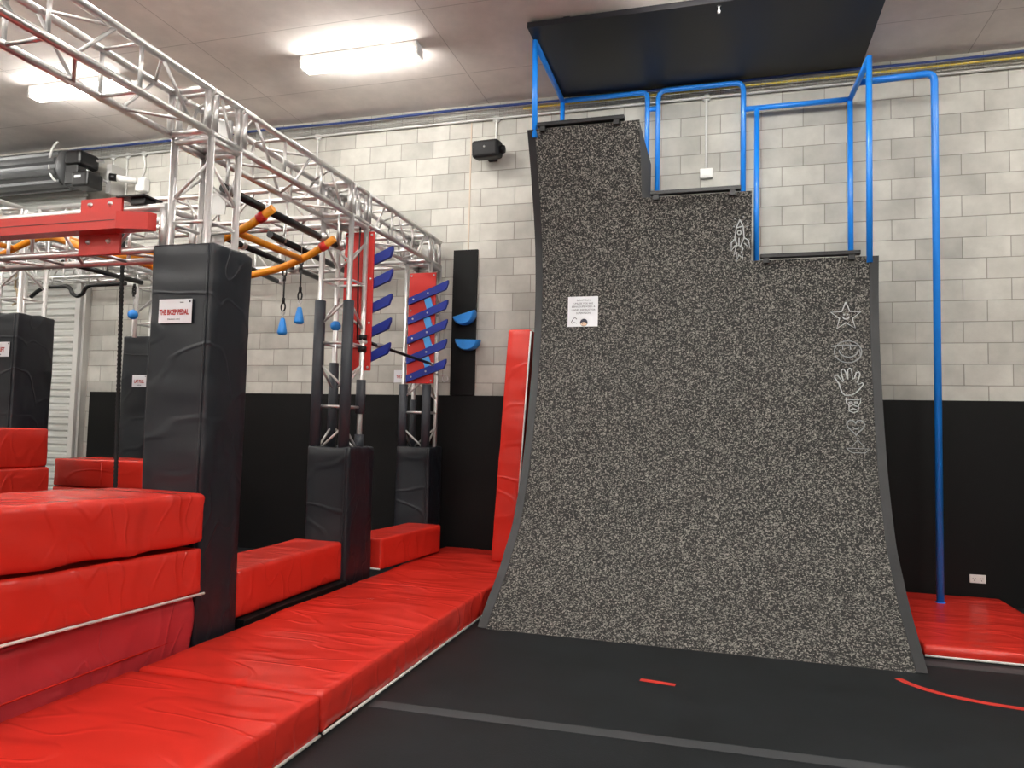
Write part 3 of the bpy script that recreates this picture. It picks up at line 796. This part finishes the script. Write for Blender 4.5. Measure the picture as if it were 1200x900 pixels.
# far left stacks
zt = 0
for k in range(4):
    mat_thing('stacked_mat', 'red block mat at the far left edge, %s of its stack' % ('bottom', 'second from bottom', 'just under the top', 'topmost')[k], 'mat',
              (-7.1, -5.99 + (0.02 if k == 3 else 0.05), 4.6, 5.36, 0.002 + 0.352 * k, 0.352 * (k + 1)), amp=0.015, res=0.06, seed=50.0 + k, group='far left mat stack')
for k in range(3):
    mat_thing('stacked_mat', 'red vinyl block mat behind the hanging rope, %s' % (('bottom of its stack', 'middle of its stack', 'topmost of its stack'))[k], 'mat',
              (-7.0, -5.78, 6.35, 6.95, 0.002 + (0, 0.41, 0.77)[k], (0.41, 0.77, 1.075)[k]), amp=0.018, res=0.05, seed=60.0 + k, seams=([[(-6.35, 6.348, 0.80), (-6.35, 6.348, 1.05)]] if k == 2 else ()))
# leaning guard mat beside the climbing wall
t = thing('guard_mat', 'tall narrow red vinyl mat with white edge leaning against the side of the climbing wall', 'mat', (-2.0, 7.2, 0.2))
mb = soft_box(-0.115, 0.115, -0.18, 0.18, 0, 2.27, amp=0.010, freq=(1.5, 1.5, 7.0), rot=0.2, seed=71.0, r=0.015, fine=0.002, res=0.03)
mb.xf(Matrix(((1, 0, 0.055, -2.10), (0, 1, 0.0, 7.16), (0, 0, 1, 0.21), (0, 0, 0, 1))))
part('vinyl_cover', mb, M['red'], t, fix=False)
part('edge_piping', MB().tube([(-1.978, 6.975, 0.22), (-1.856, 6.975, 2.46)], 0.009, 8), M['trim_white'], t, 'white piping down the right edge')

# ------------------------------------------------------------------ floor tapes
def ribbon(pts, w, z=0.002):
    mb = MB(); n = len(pts); vs = []
    for i, p in enumerate(pts):
        a = Vector(pts[max(i - 1, 0)]); b2 = Vector(pts[min(i + 1, n - 1)])
        d = (b2 - a).normalized(); nn = Vector((-d.y, d.x))
        q = Vector(p)
        for s, zz in ((-1, 0.0005), (1, 0.0005), (1, z), (-1, z)):
            vs.append((q.x + nn.x * s * w / 2, q.y + nn.y * s * w / 2, zz))
    fs = []
    for i in range(n - 1):
        for k in range(4):
            k2 = (k + 1) % 4
            fs.append((4 * i + k, 4 * i + k2, 4 * i + 4 + k2, 4 * i + 4 + k))
    fs.append((0, 1, 2, 3)); e = 4 * n - 4; fs.append((e, e + 3, e + 2, e + 1))
    return mb.add(vs, fs)
single('floor_tape', ribbon([(-1.84, 3.735), (0.6, 3.80), (3.5, 3.87)], 0.095), M['greytape'], 'long grey tape line crossing the black floor in front', 'tape')
single('floor_tape', ribbon([(1.27, 5.64), (4.5, 5.66)], 0.12), M['greytape'], 'wide grey tape line at the front of the right red mat', 'tape')
single('floor_tape', ribbon([(-0.50, 4.635), (-0.29, 4.61)], 0.045), M['redtape'], 'short straight red tape dash on the black floor', 'tape')
arc = [(1.03, 5.22), (1.07, 5.14), (1.14, 5.06), (1.26, 4.975), (1.42, 4.92), (1.62, 4.885), (1.9, 4.87), (2.3, 4.88), (2.8, 4.93)]
arc = [tuple(v) for v in bend([(a, bq, 0) for a, bq in arc], 0.03, 3)]
single('floor_tape', ribbon([(v[0], v[1]) for v in arc], 0.05), M['redtape'], 'curved red tape line at the lower right', 'tape')

# ------------------------------------------------------------------ trusses
CR = 0.0235
S = 0.272
def truss(name, label, axis, start, length, nb=None, group=None, ends=True, flip=0, endr=0.022):
    """box truss; start is the low corner (x, y, z) of the chord centre lines"""
    sx, sy, sz = start
    ax = {'x': 0, 'y': 1, 'z': 2}[axis]
    others = [i for i in range(3) if i != ax]
    t = thing(name, label, 'truss', start, group)
    def P(d, a, bq):
        q = [sx, sy, sz]
        q[ax] += d; q[others[0]] += a * S; q[others[1]] += bq * S
        return Vector(q)
    for a in (0, 1):
        for bq in (0, 1):
            part('chord', MB().tube([P(0, a, bq), P(length, a, bq)], CR, 14), M['alu'], t)
    nb = nb or max(1, round(length / 0.52))
    st = length / nb
    corners = [(0, 0), (1, 0), (1, 1), (0, 1)]
    for fi in range(4):
        c0, c1 = corners[fi], corners[(fi + 1) % 4]
        for k in range(nb + 1):
            d = k * st
            r = 0.012
            if k == 0: d = 0.025; r = endr
            if k == nb: d = length - 0.025; r = endr
            if (k in (0, nb)) and not ends: continue
            part('strut', MB().tube([P(d, *c0), P(d, *c1)], r, 8), M['alu'], t)
        for k in range(nb):
            m0, m1 = k * st + st * 0.27, (k + 1) * st - st * 0.30
            if (k + fi + flip) % 2: m0, m1 = m1, m0
            part('diagonal_brace', MB().tube([P(m0, *c0), P(m1, *c1)], 0.0105, 8), M['alu_dull'], t)
    return t
TX = -3.385
ZB = 3.30
truss('truss_beam', 'long aluminium box truss running overhead from top left to the first post', 'y', (TX, 1.5, ZB), 2.30, None, flip=1)
truss('truss_beam', 'aluminium box truss overhead between the first and middle posts', 'y', (TX, 4.11, ZB), 1.50, 3)
truss('truss_beam', 'aluminium box truss overhead between the middle post and the back wall', 'y', (TX, 5.92, ZB), 1.46, 3, flip=1)
def corner_box(y, lab):
    t = truss('truss_corner', lab, 'y', (TX, y, ZB), 0.272, 1, endr=0.02)
    for zz in (ZB + 0.03, ZB + 0.24):
        part('bolt', MB().lathe([(0, -0.012), (0.02, -0.012), (0.02, 0.012), (0, 0.012)], c=(TX + 0.05, y + 0.0, zz), axis='y', seg=8), M['zinc'], t)
    part('junction_plate', MB().box(TX + 0.06, TX + 0.21, y + 0.262, y + 0.282, ZB + 0.05, ZB + 0.2), M['alu_dull'], t)
t = thing('gusset_plates', 'pair of flat grey steel plates joining the cross truss to the first post', 'plates', (-3.3, 4.12, 2.6))
part('plate', MB().box(-3.41, -3.22, 4.118, 4.124, 2.88, 3.01), M['alu_dull'], t)
part('plate', MB().box(-3.41, -3.22, 4.118, 4.124, 2.63, 2.78), M['alu_dull'], t)
corner_box(3.82, 'aluminium corner cube on top of the first tall padded post')
corner_box(5.63, 'aluminium corner cube on top of the middle post with foam sleeves')
corner_box(7.39, 'aluminium corner cube on top of the far post by the back wall')
truss('truss_post', 'aluminium truss post rising out of the tall black pad with the sign', 'z', (TX, 3.82, 0.02), 3.27, 6, flip=1)
truss('truss_post', 'aluminium truss post in the middle, wrapped in grey foam sleeves', 'z', (TX, 5.63, 0.02), 3.27, 6)
truss('truss_post', 'aluminium truss post at the back wall carrying the blue slats', 'z', (TX, 7.39, 0.02), 3.27, 6, flip=1)
truss('truss_beam', 'aluminium box truss at the left carrying the red timber ledge', 'x', (-9.4, 3.83, 2.585), 5.97, None)
truss('truss_beam', 'aluminium box truss crossing left from the middle post', 'x', (-6.58, 5.63, ZB), 3.17, 6)
truss('truss_beam', 'aluminium box truss crossing left from the far post along the back wall', 'x', (-6.58, 7.39, ZB), 3.17, 6, flip=1)
LX = -7.02
truss('truss_beam', 'aluminium box truss at the left running back to the wall above the roller door', 'y', (LX, 5.93, ZB), 1.44, 4)
truss('truss_beam', 'aluminium box truss at the far left edge running towards the viewer', 'y', (LX, 3.6, ZB), 2.0, 5)
truss('truss_post', 'aluminium truss post rising from the black pad at the left edge', 'z', (LX, 5.63, 0.02), 3.55, 8)
truss('truss_post', 'aluminium truss post at the back, left of the tall padded post', 'z', (LX, 7.39, 0.02), 3.55, 8)
truss('truss_beam', 'aluminium box truss going left from the left edge post', 'x', (-9.4, 5.63, ZB), 2.33, 5)
truss('truss_beam', 'aluminium box truss crossing in front of the roller door', 'x', (-9.4, 7.39, ZB), 2.33, 5)

# ------------------------------------------------------------------ padded posts
def pad(label, x0, y0, w, d, h, seed):
    t = thing('post_pad', label, 'padding', (x0 + w / 2, y0 + d / 2, 0))
    mb = soft_box(x0, x0 + w, y0, y0 + d, 0, h, res=0.04, r=0.018, amp=0.012, freq=(0.9, 0.9, 3.0), rot=0.7, seed=seed)
    # crumple the open top rim
    for p in mb.v:
        if p.z > h - 0.05:
            ex = max(abs(p.x - x0 - w / 2) / (w / 2), abs(p.y - y0 - d / 2) / (d / 2))
            if ex < 0.85: p.z -= 0.05
            else: p.z += 0.012 * noise.noise((p.x * 9, p.y * 9, seed))
    part('vinyl_cover', mb, M['black_vinyl'], t, fix=False)
    pts = [(x0 + w - 0.035, y0 - 0.002 + 0.003 * noise.noise((0, seed, k * 0.9)), 0.02 + (h - 0.04) * k / 20) for k in range(21)]
    part('seam_flap', MB().tube(pts, 0.007, 6), M['black_vinyl'], t, 'raised seam near the front right corner')
    return t
pad('tall black vinyl post pad with a white sign, behind the stack of red mats', -3.475, 3.775, 0.455, 0.392, 2.60, 3.0)
pad('black vinyl post pad under the middle truss post with foam sleeves', -3.425, 5.575, 0.40, 0.455, 1.315, 6.0)
pad('black vinyl post pad under the far truss post at the back wall', -3.425, 7.33, 0.395, 0.375, 1.29, 9.0)
pad('tall black vinyl post pad at the left edge of the picture', -7.12, 5.56, 0.44, 0.43, 2.53, 12.0)
pad('tall black vinyl post pad at the back, half hidden behind the tall signed post', -7.10, 7.32, 0.42, 0.42, 2.52, 15.0)

def sign(label, x0, z0, w, h, y, lines, small=True, pin=True):
    t = thing('station_sign', label, 'sign', (x0 + w / 2, y, z0))
    part('card', MB().box(x0, x0 + w, y - 0.004, y, z0, z0 + h), M['paper'], t)
    for s, dx, dz, size, mat in lines:
        text_mesh(s, size, Matrix.Translation((x0 + w * dx, y - 0.0052, z0 + h * dz)), 'lettering', M[mat], t, bold=0.0016 if mat == 'redink' else 0, sx=0.60 if mat == 'redink' else 1.0)
    part('pin', MB().lathe([(0, -0.003), (0.006, -0.003), (0.006, 0)], c=(x0 + w - 0.014, y - 0.004, z0 + h - 0.016), axis='y', seg=10), M['ink'], t)
sign('white sign reading THE BICEP PEDAL on the tall black post pad', -3.392, 2.10, 0.242, 0.148, 3.768, [('THE BICEP PEDAL', 0.47, 0.44, 0.046, 'redink'), ('(Clockwise is easier)', 0.47, 0.16, 0.011, 'ink'), ('Station', 0.7, 0.86, 0.010, 'ink')])
sign('white card with red lettering on the half hidden back post pad', -6.925, 1.90, 0.205, 0.145, 7.316, [('LAT PULL', 0.5, 0.45, 0.056, 'redink'), ('(hold on)', 0.5, 0.16, 0.016, 'ink')])
sign('white card with red lettering on the black pad at the left edge', -7.02, 2.09, 0.27, 0.145, 5.554, [('LEG LIFT', 0.5, 0.45, 0.066, 'redink'), ('(either way)', 0.5, 0.16, 0.014, 'ink')])
sign('white card with red lettering fixed to the block wall left of the red slat board', -3.685, 2.0, 0.20, 0.142, WY - 0.002, [('THE SALMON', 0.55, 0.45, 0.042, 'redink'), ('Station', 0.6, 0.82, 0.014, 'ink')])

# foam sleeves on posts
def sleeve(x, y, z0, z1, lab, r=0.047):
    mb = MB().lathe([(r * 0.6, z0), (r, z0), (r * 1.02, (z0 + z1) / 2), (r, z1), (r * 0.6, z1)], c=(x, y, 0), seg=20)
    single('foam_sleeve', mb, M['foam'], lab, 'foam sleeve', origin=(x, y, z0))
sleeve(TX, 5.63, 1.29, 2.565, 'long grey foam sleeve on the front left tube of the middle post')
sleeve(TX + S, 5.63, 1.29, 2.56, 'long grey foam sleeve on the front right tube of the middle post')
sleeve(TX, 5.63 + S, 1.29, 2.05, 'grey foam sleeve on the rear left tube of the middle post', 0.042)
sleeve(TX + S, 5.63 + S, 1.60, 1.90, 'short grey foam sleeve halfway up the rear right tube of the middle post', 0.042)
sleeve(TX + S, 5.63 + S, 1.28, 1.42, 'small grey foam collar at the foot of the rear right tube of the middle post', 0.04)
sleeve(TX, 7.39, 1.27, 1.955, 'grey foam sleeve on the front left tube of the far post')
sleeve(TX + S, 7.39, 1.27, 1.955, 'grey foam sleeve on the front right tube of the far post')
sleeve(TX + 0.0, 7.39 + S, 1.27, 1.80, 'thin grey foam sleeve on the rear left tube of the far post', 0.036)

# ------------------------------------------------------------------ red boards with blue slats
def slat_board(label, x0, x1, y, z0, z1, slats_y, front, slat_x0, zl, zr, mids):
    t = thing('slat_board', label, 'board', ((x0 + x1) / 2, y, z0))
    part('back_board', MB().box(x0, x1, y, y + 0.018, z0, z1, 0.003), M['redboard'], t)
    for bx in (x0 + 0.025, x1 - 0.025):
        for k in range(4):
            bz = z0 + 0.03 + (z1 - z0 - 0.06) * k / 3
            part('screw', MB().lathe([(0, -0.006), (0.009, -0.006), (0.012, 0)], c=(bx, y, bz), axis='y', seg=8), M['zinc'], t)
    xr = -2.872
    for a, bq in zip(zl, zr):
        h = 0.037
        out = [(slat_x0, a - h), (xr - 0.025, bq - h - 0.015), (xr, bq + h - 0.02), (xr, bq + h + 0.012), (slat_x0, a + h)]
        s = part('slat', MB().prism(out, slats_y, slats_y + 0.035), M['royal'], t)
        for fx in (0.13, 0.5):
            bx = slat_x0 + (xr - slat_x0) * fx; bz = a + (bq - a) * fx
            if front:
                part('screw', MB().lathe([(0, -0.005), (0.009, -0.005), (0.011, 0)], c=(bx, slats_y, bz), axis='y', seg=8), M['zinc'], s)
    for (mx, mz) in mids:
        mb = MB().box(-0.037, 0.037, -0.012, 0.012, -0.085, 0.085)
        mb.xf(Matrix.Translation((mx, slats_y + 0.024, mz)) @ Matrix.Rotation(-0.32, 4, 'Y'))
        part('spacer', mb, M['cyan'], t, 'light blue spacer between slats')
    return t
slat_board('red board on the middle post with dark blue slats poking out on its right', -3.335, -3.045, 5.925, 1.985, 3.235, 5.945, False, -3.30,
           [2.88, 2.665, 2.445, 2.225, 2.0], [3.055, 2.845, 2.625, 2.41, 2.19], [])
slat_board('red board on the far post crossed by five slanting dark blue slats', -3.335, -3.025, 7.345, 1.965, 3.165, 7.308, True, -3.325,
           [2.85, 2.635, 2.425, 2.21, 2.01], [3.02, 2.81, 2.60, 2.39, 2.175], [(-3.085, 2.80), (-3.085, 2.59), (-3.085, 2.38), (-3.085, 2.165)])
t = thing('loose_bar', 'thin black steel bar spanning between the middle and far posts', 'bar', (-3.02, 6.6, 2.19))
part('bar', MB().tube([(-3.06, 5.95, 2.235), (-3.015, 7.30, 2.165)], 0.014, 10), M['blacksteel'], t)
part('end_socket', MB().tube([(-3.115, 5.87, 2.243), (-3.04, 6.15, 2.226)], 0.022, 12), M['alu_dull'], t)
part('end_cap', MB().tube([(-3.017, 7.24, 2.168), (-3.013, 7.305, 2.165)], 0.020, 12), M['alu_dull'], t)
t = thing('pipe_clamp', 'black and silver pipe clamp on the rear right tube of the middle post', 'clamp', (-3.113, 5.9, 2.2))
part('collar', MB().lathe([(0.0, 2.15), (0.037, 2.15), (0.037, 2.20), (0.0, 2.20)], c=(TX + S, 5.63 + S, 0), seg=14), M['blacksteel'], t)
part('collar', MB().lathe([(0.0, 2.25), (0.037, 2.25), (0.037, 2.30), (0.0, 2.30)], c=(TX + S, 5.63 + S, 0), seg=14), M['blacksteel'], t)
part('strap', MB().tube([(TX + S - 0.04, 5.86, 3.36), (TX + S - 0.045, 5.86, 2.9), (TX + S - 0.03, 5.86, 2.25)], 0.007, 6), M['blacksteel'], t)
t = thing('wire_ring', 'small steel ring hanging off the far post below the slats', 'ring', (-2.90, 7.38, 1.95))
part('ring', MB().tube([(-2.90 + 0.03 * math.cos(a), 7.38, 2.02 + 0.035 * math.sin(a)) for a in [2 * PI * k / 16 for k in range(17)]], 0.006, 6), M['zinc'], t)
part('hook', MB().tube([(-3.09, 7.40, 2.10), (-2.98, 7.39, 2.06), (-2.91, 7.38, 2.055)], 0.006, 6), M['zinc'], t)

# black plank with holds
single('hold_board', MB().box(-2.985, -2.70, WY - 0.035, WY - 0.001, 1.862, 3.50, 0.003), M['blackboard'], 'narrow black upright board on the block wall between post and climbing wall', 'board')
def hold(cx, cz, w, h, tilt, lab):
    n = 20
    bm = MB(); rings = []
    # half-disc outline swept with a rounded front
    def outline(s):
        o = [(-w / 2 * s, 0.0)]
        for k in range(n + 1):
            a = PI + PI * k / n
            o.append((w / 2 * s * math.cos(a) * (1.0), h * s * math.sin(a) * (1.0)))
        return o
    levels = [(0.0, 0.94), (0.03, 1.0), (0.07, 1.0), (0.10, 0.93), (0.115, 0.80)]
    m_ = len(outline(1))
    vs = []; fs = []
    for d, s in levels:
        for a, bq in outline(s):
            vs.append((a, -d, bq + h * 0.5 - (1 - s) * h * 0.5))
    L_ = len(levels)
    for i in range(L_ - 1):
        for k in range(m_):
            k2 = (k + 1) % m_
            fs.append((i * m_ + k, i * m_ + k2, (i + 1) * m_ + k2, (i + 1) * m_ + k))
    fs.append(tuple(range((L_ - 1) * m_, L_ * m_))); fs.append(tuple(range(m_))[::-1])
    bm.add(vs, fs, False)
    bm.xf(Matrix.Translation((cx, WY - 0.036, cz)) @ Matrix.Rotation(tilt, 4, 'Y'))
    single('climbing_hold', bm, M['hold'], lab, 'climbing hold')
hold(-2.80, 2.705, 0.27, 0.125, -0.28, 'blue half-moon climbing hold, tilted upper one on the narrow black board')
hold(-2.77, 2.415, 0.29, 0.125, 0.04, 'blue half-moon climbing hold, level lower one on the narrow black board')

# ------------------------------------------------------------------ bars, yellow ladder, hanging grips
def clamp_at(t, p, axis='y'):
    part('clamp', MB().lathe([(0, -0.025), (0.042, -0.025), (0.042, 0.025), (0, 0.025)], c=p, axis=axis, seg=12), M['zinc'], t)
    part('clamp_bolt', MB().tube([(p[0] + 0.05, p[1], p[2] - 0.03), (p[0] + 0.05, p[1], p[2] + 0.06)], 0.008, 6), M['zinc'], t)
t = thing('hanging_bar', 'thick black bar holding the right ends of the yellow ladder, below the long truss', 'bar', (-3.20, 4.8, 3.02))
part('bar', MB().tube([(-3.19, 4.05, 3.035), (-3.235, 5.60, 3.035)], 0.030, 14), M['blacksteel'], t)
for yy in (4.10, 4.52, 5.32, 5.60): clamp_at(t, (-3.2, yy, 3.035))
for yy in (4.10, 5.57): part('hanger', MB().tube([(-3.2, yy, 3.03), (-3.2 - 0.0, yy, 3.30)], 0.012, 8), M['zinc'], t)
t = thing('hanging_bar', 'black bar with an open end, second from the right below the cross truss', 'bar', (-3.85, 6.1, 3.08))
part('bar', MB().tube([(-3.72, 5.34, 3.09), (-3.90, 7.30, 3.12)], 0.030, 14), M['blacksteel'], t)
for yy in (5.55, 7.20): clamp_at(t, (-3.75 - 0.09 * (yy - 5.5), yy, 3.10)); part('hanger', MB().tube([(-3.77 - 0.08 * (yy - 5.5), yy + (0.08 if yy < 6 else 0.19), 3.10), (-3.77 - 0.08 * (yy - 5.5), yy + (0.08 if yy < 6 else 0.19), 3.30)], 0.010, 8), M['zinc'], t)
t = thing('hanging_bar', 'black bar passing under the yellow ladder, third from the right', 'bar', (-4.3, 6.3, 3.05))
part('bar', MB().tube([(-4.18, 5.30, 3.09), (-4.40, 7.35, 3.13)], 0.028, 14), M['blacksteel'], t)
for yy in (5.65, 6.65): clamp_at(t, (-4.22 - 0.107 * (yy - 5.65), yy, 3.10))
for yy in (5.66, 7.33): part('hanger', MB().tube([(-4.22 - 0.11 * (yy - 5.65), yy, 3.10), (-4.22 - 0.11 * (yy - 5.65), yy, 3.30)], 0.010, 8), M['zinc'], t)
t = thing('hanging_bar', 'short black bar furthest left of those behind the tall signed post', 'bar', (-4.95, 6.9, 3.1))
part('bar', MB().tube([(-4.78, 6.3, 3.12), (-4.95, 7.30, 3.12)], 0.028, 14), M['blacksteel'], t)
part('hanger', MB().tube([(-4.94, 7.38, 3.12), (-4.94, 7.38, 3.30)], 0.010, 8), M['zinc'], t)
part('end_cap', MB().lathe([(0, -0.05), (0.033, -0.05), (0.033, 0.05), (0, 0.05)], c=(-4.94, 7.33, 3.12), axis='y', seg=12), M['zinc'], t)

# yellow wave ladder
lad = thing('wave_ladder', 'yellow zigzag tube ladder hanging below the trusses', 'ladder', (-4.8, 4.9, 2.7))
wave = [(-3.10, 3.02), (-3.30, 2.90), (-3.60, 2.79), (-3.95, 2.735), (-4.30, 2.72), (-4.60, 2.755), (-4.90, 2.86), (-5.25, 2.98), (-5.60, 3.08), (-5.95, 3.18), (-6.25, 3.18), (-6.60, 3.06), (-7.0, 2.92)]
for yy in (4.48, 5.33):
    pts = [(a, yy, bq) for a, bq in wave]
    part('side_tube', MB().tube(bend(pts, 0.08, 3), 0.030, 14), M['yellow'], lad)
def wz(x):
    for (a, bq), (c, d) in zip(wave, wave[1:]):
        if c <= x <= a: return bq + (d - bq) * (x - a) / (c - a)
for xx in (-3.40, -4.10, -4.9, -5.7, -6.5):
    part('rung', MB().tube([(xx, 4.48, wz(xx)), (xx, 5.33, wz(xx))], 0.026, 12), M['yellow'], lad)
for yy in (4.48, 5.33):
    part('clamp', MB().tube([(-3.17, yy, 2.975), (-3.22, yy, 2.948)], 0.037, 12), M['redboard'], lad, 'red clamp at the ladder end')
t = thing('hanging_bar', 'thin black bar sloping down behind the red timber ledge', 'bar', (-5.82, 5.7, 2.95))
part('bar', MB().tube([(-5.82, 5.25, 2.92), (-5.82, 6.20, 2.92)], 0.024, 12), M['blacksteel'], t)
part('hanger', MB().tube([(-5.82, 5.75, 2.92), (-5.82, 5.75, 3.30)], 0.010, 8), M['zinc'], t)
part('hanger', MB().tube([(-5.82, 6.14, 2.92), (-5.82, 6.14, 3.0)], 0.010, 8), M['zinc'], t)
# curvy black bar
t = thing('curved_bar', 'black bar bent into hooks and dips in front of the roller door', 'bar', (-7.3, 7.0, 3.0))
pts = [(-8.22, 7.0, 2.98), (-8.12, 7.0, 3.05), (-8.0, 7.0, 3.095), (-7.66, 7.0, 3.095), (-7.61, 7.0, 3.06), (-7.585, 7.0, 3.0), (-7.50, 7.0, 2.965), (-7.42, 7.0, 3.0), (-7.395, 7.0, 3.06), (-7.33, 7.0, 3.095), (-6.80, 7.0, 3.10)]
part('bar', MB().tube(bend(pts, 0.03, 4), 0.024, 12), M['blacksteel'], t)
for xx in (-7.9, -6.95): part('hanger', MB().tube([(xx, 7.0, 3.09), (xx, 7.0, 3.2), (xx, 7.38, 3.28)], 0.009, 8), M['zinc'], t)
single('rope_loop', MB().tube([(-7.15, 5.90, 3.28), (-7.15, 5.90, 2.85)] + [(-7.17 + 0.06 * math.cos(a), 5.90, 2.76 + 0.09 * math.sin(a)) for a in [(1.4 - 3.0 * k / 12) for k in range(13)]], 0.012, 8), M['tan'], 'tan rope loop hanging at the far left above the padded post', 'rope')

# hanging grips
def grip(x, y, ztop, zball, kind, lab):
    t = thing('hanging_grip', lab, 'grip', (x, y, zball))
    L_ = ztop - zball
    zs = min(ztop - 0.05, zball + 0.56)
    part('strap', MB().tube([(x, y, zs - 0.04), (x, y, zball + 0.26)], 0.008, 6), M['blacksteel'], t)
    if zs < ztop - 0.06: part('hanging_wire', MB().tube([(x, y, ztop), (x, y, zs + 0.02)], 0.004, 6), M['zinc'], t)
    for zz in (zs, zball + 0.25):
        part('carabiner', MB().tube([(x + 0.020 * math.cos(a), y, zz - 0.015 + 0.038 * math.sin(a)) for a in [2 * PI * k / 14 for k in range(15)]], 0.007, 6), M['blacksteel'], t)
        part('strap_end', MB().tube([(x, y, zz + 0.0 - 0.055), (x, y, zz - 0.095)] if zz == zs else [(x, y, zz + 0.02), (x, y, zz + 0.065)], 0.014, 6), M['blacksteel'], t)
    part('ring', MB().tube([(x + 0.018 * math.cos(a), y, zball + 0.185 + 0.020 * math.sin(a)) for a in [2 * PI * k / 12 for k in range(13)]], 0.005, 6), M['zinc'], t)
    if kind == 'cone':
        part('eye_rod', MB().tube([(x, y, zball + 0.10), (x, y, zball + 0.17)], 0.004, 6), M['zinc'], t)
        part('cone', MB().lathe([(0, 0.135), (0.012, 0.134), (0.020, 0.125), (0.043, 0.012), (0.043, 0.0), (0.030, -0.014), (0.0, -0.018)], c=(x, y, zball), seg=24), M['hold'], t, 'blue cone grip')
    else:
        part('eye_rod', MB().tube([(x, y, zball + 0.03), (x, y, zball + 0.17)], 0.004, 6), M['zinc'], t)
        part('ball', MB().lathe([(kind * math.sin(PI * k / 14), -kind * math.cos(PI * k / 14)) for k in range(15)], c=(x, y, zball), seg=24), M['hold'], t, 'blue ball grip')
    return t
grip(-3.80, 5.70, 3.28, 2.30, 'cone', 'blue cone grip on a black strap, lower left one of the pair')
grip(-3.635, 5.70, 3.28, 2.395, 'cone', 'blue cone grip on a black strap, upper right one of the pair')
grip(-5.815, 6.10, 2.90, 2.57, 0.05, 'blue ball grip hanging left of the tall signed post')
grip(-3.385, 5.90, 3.28, 2.385, 0.047, 'blue ball grip half hidden behind the middle foam-sleeved post')

# climbing rope
pts = []; rp = []
RX, RY = -5.52, 5.62
k = 0; z = 3.28
while z > 0.02:
    pts.append((RX + (3.28 - z) * 0.03, RY, z)); rp.append(0.021 if k % 2 else 0.016); z -= 0.02; k += 1
t = thing('climbing_rope', 'thick black twisted rope hanging in front of the red blocks at the left', 'rope', (RX, RY, 0))
part('rope', MB().tube(pts, 0.02, 10, radii=rp), M['rope'], t)
part('shackle', MB().tube([(RX + 0.025 * math.cos(a), RY, 3.28 + 0.035 * math.sin(a)) for a in [2 * PI * k / 12 for k in range(13)]], 0.007, 6), M['zinc'], t)

# bent white pipe behind tall post
single('bent_pipe', MB().tube(bend([(-7.35, 7.28, 3.16), (-6.90, 7.28, 3.14), (-6.90, 7.28, 2.50)], 0.08), 0.026, 12), M['white_plastic'], 'white pipe bending down onto the half hidden back post pad', 'pipe')

# red timber ledge on the cross truss
t = thing('timber_ledge', 'red painted timber ledge bolted in front of the left cross truss', 'ledge', (-4.6, 3.7, 2.6))
out = [(-7.5, 3.66), (-3.66, 3.66), (-3.47, 3.72), (-3.455, 3.775), (-7.5, 3.775)]
mb = MB().prism([(a, bq) for a, bq in out], 2.685, 2.795, 'z')
part('ledge', mb, M['redsteel'], t)
part('ledge_seam', MB().box(-7.5, -3.67, 3.657, 3.661, 2.738, 2.741), M['blacksteel'], t)
b1 = part('bolt_plate', MB().box(-4.065, -3.735, 3.776, 3.794, 2.555, 2.925, 0.003), M['redsteel'], t)
for bx in (-3.985, -3.825):
    for bz in (2.64, 2.885):
        part('bolt', MB().lathe([(0, -0.014), (0.011, -0.014), (0.013, -0.004), (0.018, 0)], c=(bx, 3.776, bz), axis='y', seg=10), M['zinc'], b1)
# slanted black plate above
t = thing('landing_plate', 'small dark plate lying on top of the left cross truss', 'plate', (-3.66, 3.85, 2.88))
part('plate', MB().box(-3.775, -3.555, 3.765, 3.93, 2.920, 2.930, 0.002), M['blacksteel'], t)
part('saddle', MB().box(-3.69, -3.58, 3.80, 3.90, 2.878, 2.920, 0.004), M['blacksteel'], t)

for o in list(bpy.data.objects):
    if '_o' in o: del o['_o']
